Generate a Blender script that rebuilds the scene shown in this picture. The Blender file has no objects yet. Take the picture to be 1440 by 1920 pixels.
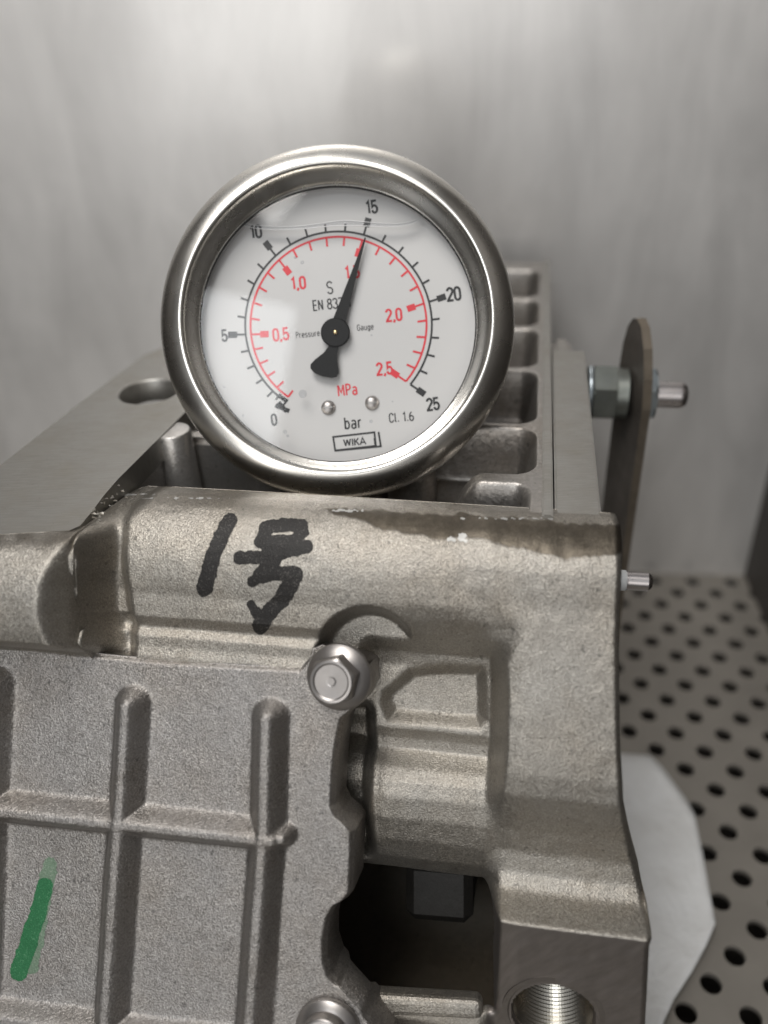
import bpy, bmesh, math, random
import numpy as np
from mathutils import Vector, Matrix
random.seed(7); rng = np.random.default_rng(7)
S = bpy.context.scene
COL = S.collection
S.unit_settings.scale_length = 0.01          # one unit is one centimetre

# ------------------------------------------------------------------ camera
FPX, CX, CY = 1600.0, 720.0, 960.0           # focal length in pixels of the 1440x1920 photograph
H = 21.3                                     # height of the lens over the perforated floor
PITCH, ROLL = math.radians(32.55), math.radians(-2.5)
c_, s_ = math.cos(ROLL), math.sin(ROLL)
F = np.array([0, math.cos(PITCH), -math.sin(PITCH)])
U0 = np.array([0, math.sin(PITCH), math.cos(PITCH)])
X0 = np.array([1.0, 0, 0])
RC = c_ * X0 + s_ * U0
UC = -s_ * X0 + c_ * U0
C = np.array([0, 0, H])
cam = bpy.data.cameras.new('camera'); camo = bpy.data.objects.new('camera', cam); COL.objects.link(camo)
camo.matrix_world = Matrix(((RC[0], UC[0], -F[0], C[0]), (RC[1], UC[1], -F[1], C[1]), (RC[2], UC[2], -F[2], C[2]), (0, 0, 0, 1)))
cam.sensor_fit = 'HORIZONTAL'; cam.sensor_width = 52.0; cam.lens = 52.0 * FPX / 1440
cam.clip_start = 0.05; cam.clip_end = 500
cam.dof.use_dof = True; cam.dof.focus_distance = 15.9; cam.dof.aperture_fstop = 0.165
S.camera = camo
# ------------------------------------------------------------------ world and lamps
W = bpy.data.worlds.new('World'); S.world = W; W.use_nodes = True
bg = W.node_tree.nodes['Background']; bg.inputs[0].default_value = (0.95, 0.97, 1.0, 1); bg.inputs[1].default_value = 0.26
def area(name, loc, target, sx, sy, radiance, col=(1, 1, 1)):
    l = bpy.data.lights.new(name, 'AREA'); l.shape = 'RECTANGLE'; l.size = sx; l.size_y = sy; l.energy = radiance * math.pi * sx * sy; l.color = col
    o = bpy.data.objects.new(name, l); COL.objects.link(o); o.location = loc
    o.rotation_euler = (Vector(target) - Vector(loc)).to_track_quat('-Z', 'Y').to_euler()
    return o
GC0 = C + 16.4 * (F + (631.5 - CX) / FPX * RC - (597 - CY) / FPX * UC)      # centre of the gauge
def seen_from_gauge(d, x, y): return GC0 + d * (-F + x * RC + y * UC)
area('ceiling_lamp', seen_from_gauge(24, -0.32, 0.88), (-1, 13, 12), 20, 14, 7.6, (1.0, 0.97, 0.93))
area('window_light', seen_from_gauge(75, -0.27, 0.16), GC0, 21, 17, 5.6, (0.95, 0.98, 1.0))
area('front_fill_light', (-22, -72, 34), (-4, 27, 18), 64, 46, 1.05, (1.0, 0.985, 0.96))  # unseen broad light added in front, brightening back wall and casting
area('bright_window', (-39, -72, 14), (-3, 29, 19), 28, 22, 1.7, (1.0, 0.985, 0.95))
S.view_settings.view_transform = 'Standard'; S.view_settings.look = 'None'; S.view_settings.exposure = 0.52; S.view_settings.gamma = 1.0
S.render.engine = 'CYCLES'
S.cycles.use_denoising = True; S.cycles.max_bounces = 8; S.cycles.glossy_bounces = 5; S.cycles.transparent_max_bounces = 12
S.cycles.sample_clamp_indirect = 4.0; S.cycles.blur_glossy = 0.5

# ------------------------------------------------------------------ geometry of the view, used to measure the place
def rays(u, v):
    u = np.asarray(u, float); v = np.asarray(v, float)
    return F + ((u - CX) / FPX)[..., None] * RC - ((v - CY) / FPX)[..., None] * UC
def at_depth(u, v, d): return C + rays(u, v) * np.asarray(d, float)[..., None]
def on_plane(u, v, P, n):
    r = rays(u, v); return C + r * ((np.dot(P - C, n)) / (r @ n))[..., None]
def on_z(u, v, z): return on_plane(u, v, np.array([0, 0, z]), np.array([0, 0, 1.0]))
def project(P):
    d = np.asarray(P) - C; f = d @ F
    return CX + FPX * (d @ RC) / f, CY - FPX * (d @ UC) / f

# ------------------------------------------------------------------ helpers
def tag(o, label=None, cat=None, group=None, kind=None):
    for k, v in (('label', label), ('category', cat), ('group', group), ('kind', kind)):
        if v: o[k] = v
    return o
def link(name, me, mat=None, parent=None, smooth=False):
    o = bpy.data.objects.new(name, me); COL.objects.link(o)
    if mat is not None:
        for m in (mat if isinstance(mat, (list, tuple)) else [mat]): me.materials.append(m)
    if parent is not None: o.parent = parent
    if smooth:
        me.polygons.foreach_set('use_smooth', [True] * len(me.polygons))
    return o
def mesh(name, V, Fc, mat=None, parent=None, smooth=False, fix=False):
    me = bpy.data.meshes.new(name)
    me.from_pydata([tuple(map(float, p)) for p in V], [], [tuple(map(int, f)) for f in Fc]); me.update()
    if fix:
        bm = bmesh.new(); bm.from_mesh(me); bmesh.ops.recalc_face_normals(bm, faces=bm.faces); bm.to_mesh(me); bm.free()
    return link(name, me, mat, parent, smooth)
def empty(name, loc):
    o = bpy.data.objects.new(name, None); COL.objects.link(o); o.location = loc; o.empty_display_size = 1; return o
def frame(o, ex, ey, ez, org):
    o.matrix_world = Matrix(((ex[0], ey[0], ez[0], org[0]), (ex[1], ey[1], ez[1], org[1]), (ex[2], ey[2], ez[2], org[2]), (0, 0, 0, 1)))
def lathe(prof, n=96, close=False):
    V, Q = [], []
    m = len(prof)
    for i in range(n):
        a = 2 * math.pi * i / n
        for r, z in prof: V.append((r * math.cos(a), r * math.sin(a), z))
    for i in range(n):
        j = (i + 1) % n
        for k in range(m - 1 if not close else m):
            k2 = (k + 1) % m
            Q.append((i * m + k, j * m + k, j * m + k2, i * m + k2))
    return V, Q
def ngon_prism(pts, z0, z1, bev=0.0):
    """closed outline (x,y) -> solid; bev insets the top edge"""
    n = len(pts); pts = np.array(pts, float)
    ctr = pts.mean(0)
    top = ctr + (pts - ctr) * (1 - bev / max(1e-6, np.abs(pts - ctr).max())) if bev else pts
    V = [(x, y, z0) for x, y in pts] + [(x, y, z1 - bev) for x, y in pts] + ([(x, y, z1) for x, y in top] if bev else [])
    Fc = [tuple(range(n - 1, -1, -1))]
    L = 2 if bev else 1
    for l in range(L):
        for i in range(n):
            j = (i + 1) % n; Fc.append((l * n + i, l * n + j, (l + 1) * n + j, (l + 1) * n + i))
    Fc.append(tuple(L * n + i for i in range(n)))
    return V, Fc
def sstep(x, a, b):
    t = np.clip((x - a) / (b - a), 0, 1); return t * t * (3 - 2 * t)
def smin(a, b, k):
    h = np.clip(0.5 + 0.5 * (b - a) / k, 0, 1); return b * (1 - h) + a * h - k * h * (1 - h)
def smax(a, b, k): return -smin(-a, -b, k)
def seg_dist(p, q, pts):
    d = np.full(p.shape, 1e9); 
    for (x0, y0), (x1, y1) in zip(pts[:-1], pts[1:]):
        dx, dy = x1 - x0, y1 - y0
        t = np.clip(((p - x0) * dx + (q - y0) * dy) / (dx * dx + dy * dy), 0, 1)
        d = np.minimum(d, np.hypot(p - x0 - t * dx, q - y0 - t * dy))
    return d
def poly_sd(p, q, pts):
    """signed distance to a polygon, negative inside"""
    pts = list(pts); d = seg_dist(p, q, pts + [pts[0]]); ins = np.zeros(p.shape, bool)
    for (x0, y0), (x1, y1) in zip(pts, pts[1:] + [pts[0]]):
        if y0 == y1: continue
        cnd = ((y0 > q) != (y1 > q)) & (p < (x1 - x0) * (q - y0) / (y1 - y0) + x0)
        ins ^= cnd
    return np.where(ins, -d, d)
def vnoise(p, q, sc, seed=0):
    """smooth value noise"""
    r = np.random.default_rng(seed); g = r.random((64, 64))
    x = p / sc; y = q / sc; xi = np.floor(x).astype(int); yi = np.floor(y).astype(int)
    fx = x - xi; fy = y - yi; fx = fx * fx * (3 - 2 * fx); fy = fy * fy * (3 - 2 * fy)
    G = lambda i, j: g[i % 64, j % 64]
    return (G(xi, yi) * (1 - fx) + G(xi + 1, yi) * fx) * (1 - fy) + (G(xi, yi + 1) * (1 - fx) + G(xi + 1, yi + 1) * fx) * fy

# ------------------------------------------------------------------ materials
def mat(name, col, rough=0.5, metal=0.0, spec=0.5):
    m = bpy.data.materials.new(name); m.use_nodes = True
    b = m.node_tree.nodes['Principled BSDF']
    b.inputs['Base Color'].default_value = (*col, 1); b.inputs['Roughness'].default_value = rough
    b.inputs['Metallic'].default_value = metal; b.inputs['Specular IOR Level'].default_value = spec
    return m
class NT:
    def __init__(s, m): s.t = m.node_tree; s.b = s.t.nodes['Principled BSDF']
    def n(s, typ, **kw):
        x = s.t.nodes.new(typ)
        for k, v in kw.items(): setattr(x, k, v)
        return x
    def l(s, a, b): s.t.links.new(a, b)
    def coord(s, scale=(1, 1, 1), rot=(0, 0, 0)):
        tc = s.n('ShaderNodeTexCoord'); mp = s.n('ShaderNodeMapping'); mp.inputs['Scale'].default_value = scale; mp.inputs['Rotation'].default_value = rot
        s.l(tc.outputs['Object'], mp.inputs[0]); return mp.outputs[0]
    def noise(s, co, scale, detail=2, rough=0.5, dist=0.0):
        x = s.n('ShaderNodeTexNoise'); x.inputs['Scale'].default_value = scale; x.inputs['Detail'].default_value = detail
        x.inputs['Roughness'].default_value = rough; x.inputs['Distortion'].default_value = dist
        s.l(co, x.inputs['Vector']); return x.outputs['Fac']
    def ramp(s, fac, stops):
        x = s.n('ShaderNodeValToRGB'); e = x.color_ramp.elements
        while len(e) < len(stops): e.new(0.5)
        for el, (pos, col) in zip(e, stops):
            el.position = pos; el.color = (*col, 1) if not isinstance(col, (int, float)) else (col, col, col, 1)
        s.l(fac, x.inputs[0]); return x.outputs[0]
    def mix(s, fac, a, b, mode='MIX'):
        x = s.n('ShaderNodeMix', data_type='RGBA', blend_type=mode)
        for k, v in ((0, fac), (6, a), (7, b)):
            if isinstance(v, (int, float)): x.inputs[k].default_value = v if k == 0 else (v, v, v, 1)
            elif isinstance(v, tuple): x.inputs[k].default_value = (*v, 1)
            else: s.l(v, x.inputs[k])
        return x.outputs[2]
    def math(s, op, a, b=None):
        x = s.n('ShaderNodeMath', operation=op)
        for i, v in enumerate((a, b)):
            if v is None: continue
            if isinstance(v, (int, float)): x.inputs[i].default_value = v
            else: s.l(v, x.inputs[i])
        return x.outputs[0]
    def bump(s, h, strength, dist, prev=None):
        x = s.n('ShaderNodeBump'); x.inputs['Strength'].default_value = strength; x.inputs['Distance'].default_value = dist
        s.l(h, x.inputs['Height'])
        if prev is not None: s.l(prev, x.inputs['Normal'])
        return x.outputs[0]

def cast_metal(name, base, grain=1.0, rough=0.5, metal=0.75, wear_shade=False, freq=30):
    m = mat(name, base, rough, metal); t = NT(m); co = t.coord()
    g = t.noise(co, freq, 3, 0.6); g2 = t.noise(co, freq * 2.3, 2, 0.5); big = t.noise(co, 0.55, 4, 0.6); mid = t.noise(co, 2.6, 5, 0.65)
    k = tuple(x for x in base)
    col = t.ramp(g, [(0.25, tuple(x * (1 - 0.42 * grain) for x in k)), (0.5, k), (0.62, tuple(min(1, x * (1 + 0.28 * grain)) for x in k)), (0.75, tuple(min(1, x * (1 + 0.65 * grain)) for x in k))])
    col = t.mix(t.ramp(big, [(0.3, 0.0), (0.7, 0.55)]), col, t.mix(1.0, col, (0.88, 0.80, 0.70), 'MULTIPLY'))
    col = t.mix(t.ramp(mid, [(0.52, 0.0), (0.78, 0.55)]), col, t.mix(1.0, col, (0.66, 0.63, 0.58), 'MULTIPLY'))
    col = t.mix(t.ramp(t.noise(co, 0.9, 3, 0.5, 0.3), [(0.35, 0.0), (0.65, 0.5)]), col, k)      # patches where the grain is finer
    scr = t.noise(t.coord((1.2, 1.2, 26), (0.5, 0.3, 0.2)), 1.3, 2, 0.4)
    col = t.mix(t.ramp(scr, [(0.70, 0.0), (0.76, 0.25)]), col, tuple(min(1, x * 1.5) for x in k))
    pits = t.noise(co, 9.0, 2, 0.4)
    col = t.mix(t.ramp(pits, [(0.68, 0.0), (0.74, 0.6)]), col, tuple(x * 0.35 for x in k))
    rgh = t.math('ADD', t.math('MULTIPLY', g2, 0.30), rough - 0.17)
    vor = t.n('ShaderNodeTexVoronoi'); vor.inputs['Scale'].default_value = freq * 0.95; vor.inputs['Randomness'].default_value = 1.0; t.l(co, vor.inputs['Vector'])
    def facet(nrm, k, mask=None):
        """crystal facets: every grain of the sand-cast skin leans its own way"""
        v1 = t.n('ShaderNodeVectorMath', operation='SUBTRACT'); t.l(vor.outputs['Color'], v1.inputs[0]); v1.inputs[1].default_value = (0.5, 0.5, 0.5)
        v2 = t.n('ShaderNodeVectorMath', operation='SCALE'); t.l(v1.outputs[0], v2.inputs[0]); v2.inputs['Scale'].default_value = k
        if mask is not None: t.l(mask, v2.inputs['Scale'])
        v3 = t.n('ShaderNodeVectorMath', operation='ADD'); t.l(nrm, v3.inputs[0]); t.l(v2.outputs[0], v3.inputs[1])
        v4 = t.n('ShaderNodeVectorMath', operation='NORMALIZE'); t.l(v3.outputs[0], v4.inputs[0]); return v4.outputs[0]
    bstr = 0.55 * grain
    if wear_shade:
        at = t.n('ShaderNodeAttribute', attribute_name='wear_shade'); w = at.outputs['Fac']
        at2 = t.n('ShaderNodeAttribute', attribute_name='machined'); mc = at2.outputs['Fac']
        wn = t.noise(co, 5.5, 5, 0.7)
        wc = t.ramp(wn, [(0.3, (0.045, 0.036, 0.026)), (0.6, (0.080, 0.066, 0.048)), (0.8, (0.14, 0.12, 0.092))])
        col = t.mix(t.math('MULTIPLY', w, 0.92), col, wc)
        mn = t.noise(t.coord((1, 14, 1)), 1.6, 4, 0.6)
        col = t.mix(mc, col, t.ramp(mn, [(0.3, (0.20, 0.18, 0.165)), (0.7, (0.26, 0.235, 0.22))]))
        flat = t.math('MAXIMUM', t.math('MULTIPLY', w, 0.75), t.math('MULTIPLY', mc, 0.95))
        gg = t.math('MULTIPLY', g, t.math('SUBTRACT', 1.0, flat))
        nb = t.bump(gg, bstr, 0.03)
        rgh = t.mix(mc, rgh, 0.40) 
        nb = t.bump(mid, 0.15, 0.05, nb)
        nb = facet(nb, 0.6, t.math('MULTIPLY', t.math('SUBTRACT', 1.0, flat), 0.20 * grain))
    else:
        nb = t.bump(g, bstr, 0.03); nb = t.bump(mid, 0.15, 0.05, nb); nb = facet(nb, 0.20 * grain)
    t.l(col, t.b.inputs['Base Color']); t.l(rgh, t.b.inputs['Roughness']); t.l(nb, t.b.inputs['Normal'])
    return m
M_cast = cast_metal('cast_aluminium', (0.36, 0.341, 0.310), 1.0, 0.40, 0.84, wear_shade=True, freq=34)
M_cover = cast_metal('cover_aluminium', (0.335, 0.321, 0.310), 1.1, 0.37, 0.85, freq=32)
M_deck = cast_metal('deck_aluminium', (0.29, 0.275, 0.26), 0.45, 0.42, 0.85, freq=14)
M_dark = cast_metal('depth_shaded_casting', (0.24, 0.22, 0.19), 0.3, 0.35, 0.6, freq=16)  # shade of the hollows put into the colour; the pad below likewise
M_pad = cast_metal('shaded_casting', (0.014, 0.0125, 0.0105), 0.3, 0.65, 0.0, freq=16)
M_inner = cast_metal('inner_casting', (0.50, 0.49, 0.48), 0.3, 0.34, 0.8, freq=16)
def machined(name, base, rough, stretch=(1, 14, 1), amt=0.12, metal=0.9, rot=(0, 0, 0.4)):
    m = mat(name, base, rough, metal); t = NT(m); co = t.coord(stretch, rot); n1 = t.noise(co, 2.2, 5, 0.6); n2 = t.noise(t.coord(), 0.9, 5, 0.65)
    col = t.ramp(n1, [(0.25, tuple(x * (1 - amt) for x in base)), (0.75, tuple(min(1, x * (1 + amt)) for x in base))])
    col = t.mix(t.ramp(n2, [(0.4, 0.0), (0.75, 0.6)]), col, t.mix(1.0, col, (0.80, 0.76, 0.68), 'MULTIPLY'))
    sp = t.noise(t.coord(), 22, 2, 0.5); col = t.mix(t.ramp(sp, [(0.70, 0.0), (0.76, 0.5)]), col, tuple(x * 0.4 for x in base))
    t.l(col, t.b.inputs['Base Color'])
    t.l(t.math('ADD', t.math('MULTIPLY', n2, 0.22), rough - 0.11), t.b.inputs['Roughness'])
    t.l(t.bump(n1, 0.12, 0.01), t.b.inputs['Normal'])
    return m
M_flange = machined('milled_aluminium', (0.305, 0.296, 0.278), 0.44)
M_bolt = machined('zinc_steel', (0.38, 0.36, 0.35), 0.36, (1, 1, 1), 0.10)
M_thread = machined('cut_thread', (0.55, 0.52, 0.46), 0.25, (1, 1, 1), 0.08, 1.0)
M_nut = machined('zinc_plating', (0.42, 0.47, 0.50), 0.32, (1, 1, 1), 0.10)
M_spacer = machined('olive_zinc', (0.215, 0.228, 0.212), 0.35, (1, 1, 1), 0.15, 0.8)
M_stud = machined('stud_steel', (0.52, 0.49, 0.49), 0.28, (1, 1, 1), 0.08, 1.0)
M_plate = machined('bracket_steel', (0.125, 0.112, 0.10), 0.45, (1, 1, 1), 0.25, 0.5)
M_plate_edge = machined('cut_steel_edge', (0.23, 0.195, 0.155), 0.45, (1, 1, 1), 0.2, 0.7)
M_washer = mat('white_nylon', (0.75, 0.76, 0.76), 0.4)
def steel(name, base, rough, cloud=0.5, streak=(1, 1, 0.12), metal=1.0):
    m = mat(name, base, rough, metal); t = NT(m)
    n1 = t.noise(t.coord(streak), 0.55, 6, 0.6, 0.6); n2 = t.noise(t.coord(), 0.16, 4, 0.6, 0.4); 
    dk = tuple(x * (1 - 0.34 * cloud) for x in base); lt = tuple(min(1, x * (1 + 0.30 * cloud)) for x in base)
    col = t.mix(0.45, t.ramp(n1, [(0.3, dk), (0.7, lt)]), t.ramp(n2, [(0.3, dk), (0.7, lt)]))
    t.l(col, t.b.inputs['Base Color'])
    t.l(t.math('ADD', t.math('MULTIPLY', n1, 0.22), rough - 0.11), t.b.inputs['Roughness'])
    t.l(t.bump(n2, 0.07, 0.2), t.b.inputs['Normal'])
    return m
M_wall = steel('cabinet_steel', (0.685, 0.67, 0.655), 0.46, 0.55, (1, 1, 0.28), 0.55)
M_wall.node_tree.nodes['Principled BSDF'].inputs['Coat Weight'].default_value = 0.6
M_wall.node_tree.nodes['Principled BSDF'].inputs['Coat Roughness'].default_value = 0.13
M_wall.node_tree.nodes['Principled BSDF'].inputs['Coat IOR'].default_value = 1.8
M_side = steel('darkened_side_steel', (0.045, 0.04, 0.036), 0.5, 0.4, (1, 1, 0.5), 0.3)  # dark reflections on the side wall put into its colour
M_floor = steel('perforated_steel', (0.325, 0.30, 0.266), 0.5, 0.4, (1, 1, 1), 0.6)
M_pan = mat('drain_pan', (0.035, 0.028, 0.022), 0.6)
M_paper = mat('white_paper', (0.86, 0.86, 0.855), 0.75, spec=0.2)
t = NT(M_paper); t.l(t.bump(t.noise(t.coord(), 0.9, 5, 0.6, 0.8), 0.5, 0.25, t.bump(t.noise(t.coord(), 6, 4, 0.6), 0.15, 0.05)), t.b.inputs['Normal'])
t.l(t.ramp(t.noise(t.coord(), 0.7, 5, 0.65), [(0.35, (0.86, 0.86, 0.855)), (0.75, (0.74, 0.73, 0.71))]), t.b.inputs['Base Color'])

# ------------------------------------------------------------------ cabinet: floor, walls
CYAW = math.radians(6.35)
CR = np.array([math.cos(CYAW), -math.sin(CYAW), 0]); CB = np.array([math.sin(CYAW), math.cos(CYAW), 0])   # cabinet right, cabinet back
HPIT = 0.0702 * H; VP = HPIT * 0.497
anchor = on_z(np.array(1000 + 563 * 440 / 918), np.array(1000 + 232 * 920 / 1920), 0.0)     # one hole of the sheet
wallp = on_z(np.array(1300.), np.array(1076.), 0.0); yb = (wallp - anchor) @ CB
sidep = on_z(np.array(1394.), np.array(1076.), 0.0); xr = (sidep - anchor) @ CR
HR = 0.178 * HPIT
V, Q = [], []
nseg = 16
NX0, NX1, NY0, NY1 = -34, 8, 0, 40
def hole_cell(cx, cy, w, d):
    b0 = len(V)
    for k in range(nseg):
        a = 2 * math.pi * (k + 0.5) / nseg; V.append((cx + HR * math.cos(a), cy + HR * math.sin(a), 0.0))
    for k in range(nseg):
        a = 2 * math.pi * (k + 0.5) / nseg; x, y = math.cos(a), math.sin(a)
        m = max(abs(x) / w, abs(y) / d); V.append((cx + x / m, cy + y / m, 0.0))
    for k in range(nseg):
        a = 2 * math.pi * (k + 0.5) / nseg; V.append((cx + HR * math.cos(a), cy + HR * math.sin(a), -0.15))
    for k in range(nseg):
        j = (k + 1) % nseg; Q.append((b0 + k, b0 + nseg + k, b0 + nseg + j, b0 + j)); Q.append((b0 + k, b0 + j, b0 + 2 * nseg + j, b0 + 2 * nseg + k))
    # corners of the cell
    for sx, sy, i0, i1 in ((1, 1, 0, 1), (-1, 1, 6, 7), (-1, -1, 8, 9), (1, -1, 14, 15)):
        V.append((cx + sx * w, cy + sy * d, 0.0)); Q.append((b0 + nseg + i0, len(V) - 1, b0 + nseg + i1))
# each hole owns a brick-pattern cell: width = pitch, depth = row spacing
for r in range(-2, 42):
    for k in range(-26, 10):
        cx = k * HPIT + (HPIT / 2 if r % 2 else 0); cy = -r * VP
        hole_cell(cx, cy, HPIT / 2, VP / 2)
# the sheet stops at the walls
V = np.array(V); V[:, 0] = np.minimum(V[:, 0], xr + 0.3); V[:, 1] = np.minimum(V[:, 1], yb + 0.3)
flo = mesh('floor', V, Q, M_floor); frame(flo, CR, CB, (0, 0, 1), anchor); tag(flo, kind='structure')
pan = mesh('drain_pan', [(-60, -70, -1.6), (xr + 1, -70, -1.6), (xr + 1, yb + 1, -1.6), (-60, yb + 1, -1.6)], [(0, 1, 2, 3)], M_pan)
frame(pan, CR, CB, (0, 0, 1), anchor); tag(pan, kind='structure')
def slab(name, x0, x1, y0, y1, z0, z1, m):
    v = [(x, y, z) for z in (z0, z1) for y in (y0, y1) for x in (x0, x1)]
    o = mesh(name, v, [(0, 2, 3, 1), (4, 5, 7, 6), (0, 1, 5, 4), (1, 3, 7, 5), (3, 2, 6, 7), (2, 0, 4, 6)], m)
    frame(o, CR, CB, (0, 0, 1), anchor); tag(o, kind='structure'); return o
slab('back_wall', -40, xr + 0.4, yb, yb + 0.3, -1.5, 52, M_wall)
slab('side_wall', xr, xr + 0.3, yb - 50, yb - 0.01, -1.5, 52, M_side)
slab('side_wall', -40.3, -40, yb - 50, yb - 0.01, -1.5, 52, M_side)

# ------------------------------------------------------------------ gear housing: frame of its front
root = empty('gearbox_housing', (0, 0, 0))
tag(root, 'grey cast aluminium gearbox housing with bolted ribbed cover and black handwriting on its top edge', 'gearbox housing')
HY = math.radians(10.4)
TILT = math.radians(33.0)
A = np.array([math.cos(HY), -math.sin(HY), 0]); N0 = np.array([-math.sin(HY), -math.cos(HY), 0]); Z = np.array([0, 0, 1.0])
N = N0 * math.cos(TILT) + Z * math.sin(TILT); B = N0 * math.sin(TILT) - Z * math.cos(TILT)
BK = -N0
O = at_depth(CX, CY, 14.6)
ZT = H - 8.05                                # level of the milled top
def ab(u, v, h=0.0):
    P = on_plane(u, v, O + N * h if np.isscalar(h) else O, N) if np.isscalar(h) else None
    if P is None:
        r = rays(u, v); P = C + r * (((O - C) @ N + h) / (r @ N))[..., None]
    d = P - O; return d @ A, d @ B
def px0(a, b):
    P = O + np.multiply.outer(a, A) + np.multiply.outer(b, B); return project(P)
def world(a, b, h): return O + a[..., None] * A + b[..., None] * B + h[..., None] * N
def Wp(u, v, h):
    a, b = ab(np.array(float(u)), np.array(float(v)), float(h)); p, q = px0(a, b); return float(p), float(q)
def bz(v, u, h=0.0): return float(ab(np.array(float(u)), np.array(float(v)), float(h))[1])
def h_level(b, z):                            # height in this frame of a level plane at z
    return (z - O[2] - b * B[2]) / N[2]
def table(pts, k=0.05):
    """smooth 1-D profile from (b, h) knots"""
    xs = np.array([p[0] for p in pts]); ys = np.array([p[1] for p in pts])
    g = np.linspace(xs[0] - 1, xs[-1] + 1, 2400)
    s0 = (ys[1] - ys[0]) / (xs[1] - xs[0]); s1 = (ys[-1] - ys[-2]) / (xs[-1] - xs[-2])
    y = np.interp(g, xs, ys); y = np.where(g < xs[0], ys[0] + s0 * (g - xs[0]), y); y = np.where(g > xs[-1], ys[-1] + s1 * (g - xs[-1]), y)
    w = max(3, int(k / (g[1] - g[0]))); ker = np.hanning(w * 2 + 1); ker /= ker.sum()
    y2 = np.convolve(np.pad(y, w, mode='edge'), ker, 'valid')
    return lambda b: np.interp(b, g, y2)

# section of the main barrel
bc = bz(948, 600); hc = float(h_level(bc, ZT))
def arc_sec(b0, h0, a0, r, a1, n=12):
    out = []
    for i in range(n + 1):
        a = math.radians(a0 + (a1 - a0) * i / n); out.append((b0 + r * (math.sin(math.radians(a0)) - math.sin(a)), h0 + r * (math.cos(a) - math.cos(math.radians(a0)))))
    return out
top = [(bc - 0.3, hc - 0.75)] + arc_sec(bc - 0.05, hc - 0.06, 58, 1.45, -22)
bM = lambda v: bz(v, 450)
hb = top[-1][1]
main = [p for p in top if p[0] < bM(1138)]
hcrest = max(p[1] for p in main); hb = main[-1][1]
TM = table(main + [(bM(1146), hb - 0.02), (bM(1152), hb - 0.03), (bM(1168), hb - 0.05), (bM(1178), hb - 0.14), (bM(1190), hb - 0.22), (bM(1206), -0.04), (bM(1226), -0.07), (bM(1246), -0.03), (bM(1262), -0.06), (bM(1290), -0.4), (bM(1300), -0.7), (bM(1400), -0.8)], 0.05)
# column on the right
bC = lambda v: bz(v, 1045)
TCk = [(1110, -0.04), (1140, -0.075), (1180, -0.07), (1230, -0.075), (1300, -0.08), (1400, -0.09), (1460, -0.12), (1500, -0.22), (1530, -0.46), (1565, -0.78), (1605, -1.04), (1645, -1.10), (1680, -0.94), (1710, -0.58), (1730, -0.36), (1765, 0.0), (1860, 0.9)]
TCc = table([p for p in top if p[0] < bC(1085)] + [(bz(v, 1045, hcrest + h_), hcrest + h_) for v, h_ in TCk], 0.11)
TC0 = TCc
bedge = bz(1742, 1045, hcrest - 0.22)
def TCc(b): return smin(TC0(b), hcrest - 0.22 - 0.40 * (b - bedge), 0.05)
bboss = bedge + 0.02
# pocket between cover and column
bP = lambda v: bz(v, 800)
TPk = [(1110, hcrest - 0.16), (1150, hcrest - 0.30), (1190, hcrest - 0.50), (1224, -0.85), (1250, -0.98), (1370, -0.98), (1388, -1.10), (1408, -1.14), (1424, -1.0), (1445, -0.80), (1470, -0.66), (1500, -0.60), (1540, -0.68), (1580, -0.90), (1612, -1.22), (1634, -1.65)]
TPk = [p for p in top if p[0] < bP(1085)] + [(bz(v, 800, h_), h_) for v, h_ in TPk]
bL = bz(1872, 800, -1.0)
TP = table(TPk + [(TPk[-1][0] + 0.06, -2.6), (bL - 0.02, -2.6), (bL + 0.02, -1.0), (bL + 0.12, -0.86), (bL + 0.3, -0.80), (bL + 1.2, -1.0)], 0.06)
# left barrel
ua, va = 60, 1000
P = on_z(np.array(60.), np.array(1000.), ZT); hl0 = float((P - O) @ N); bl0 = float((P - O) @ B)
TL = table([(bl0 - 0.3, hl0 - 0.75)] + arc_sec(bl0 - 0.03, hl0 - 0.04, 58, 1.35, -24) + [(bl0 + 1.85, hl0 + 0.40), (bl0 + 1.95, hl0 + 0.15), (bl0 + 2.1, hl0 - 0.6), (bl0 + 2.5, hl0 - 1.0)], 0.06)

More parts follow.
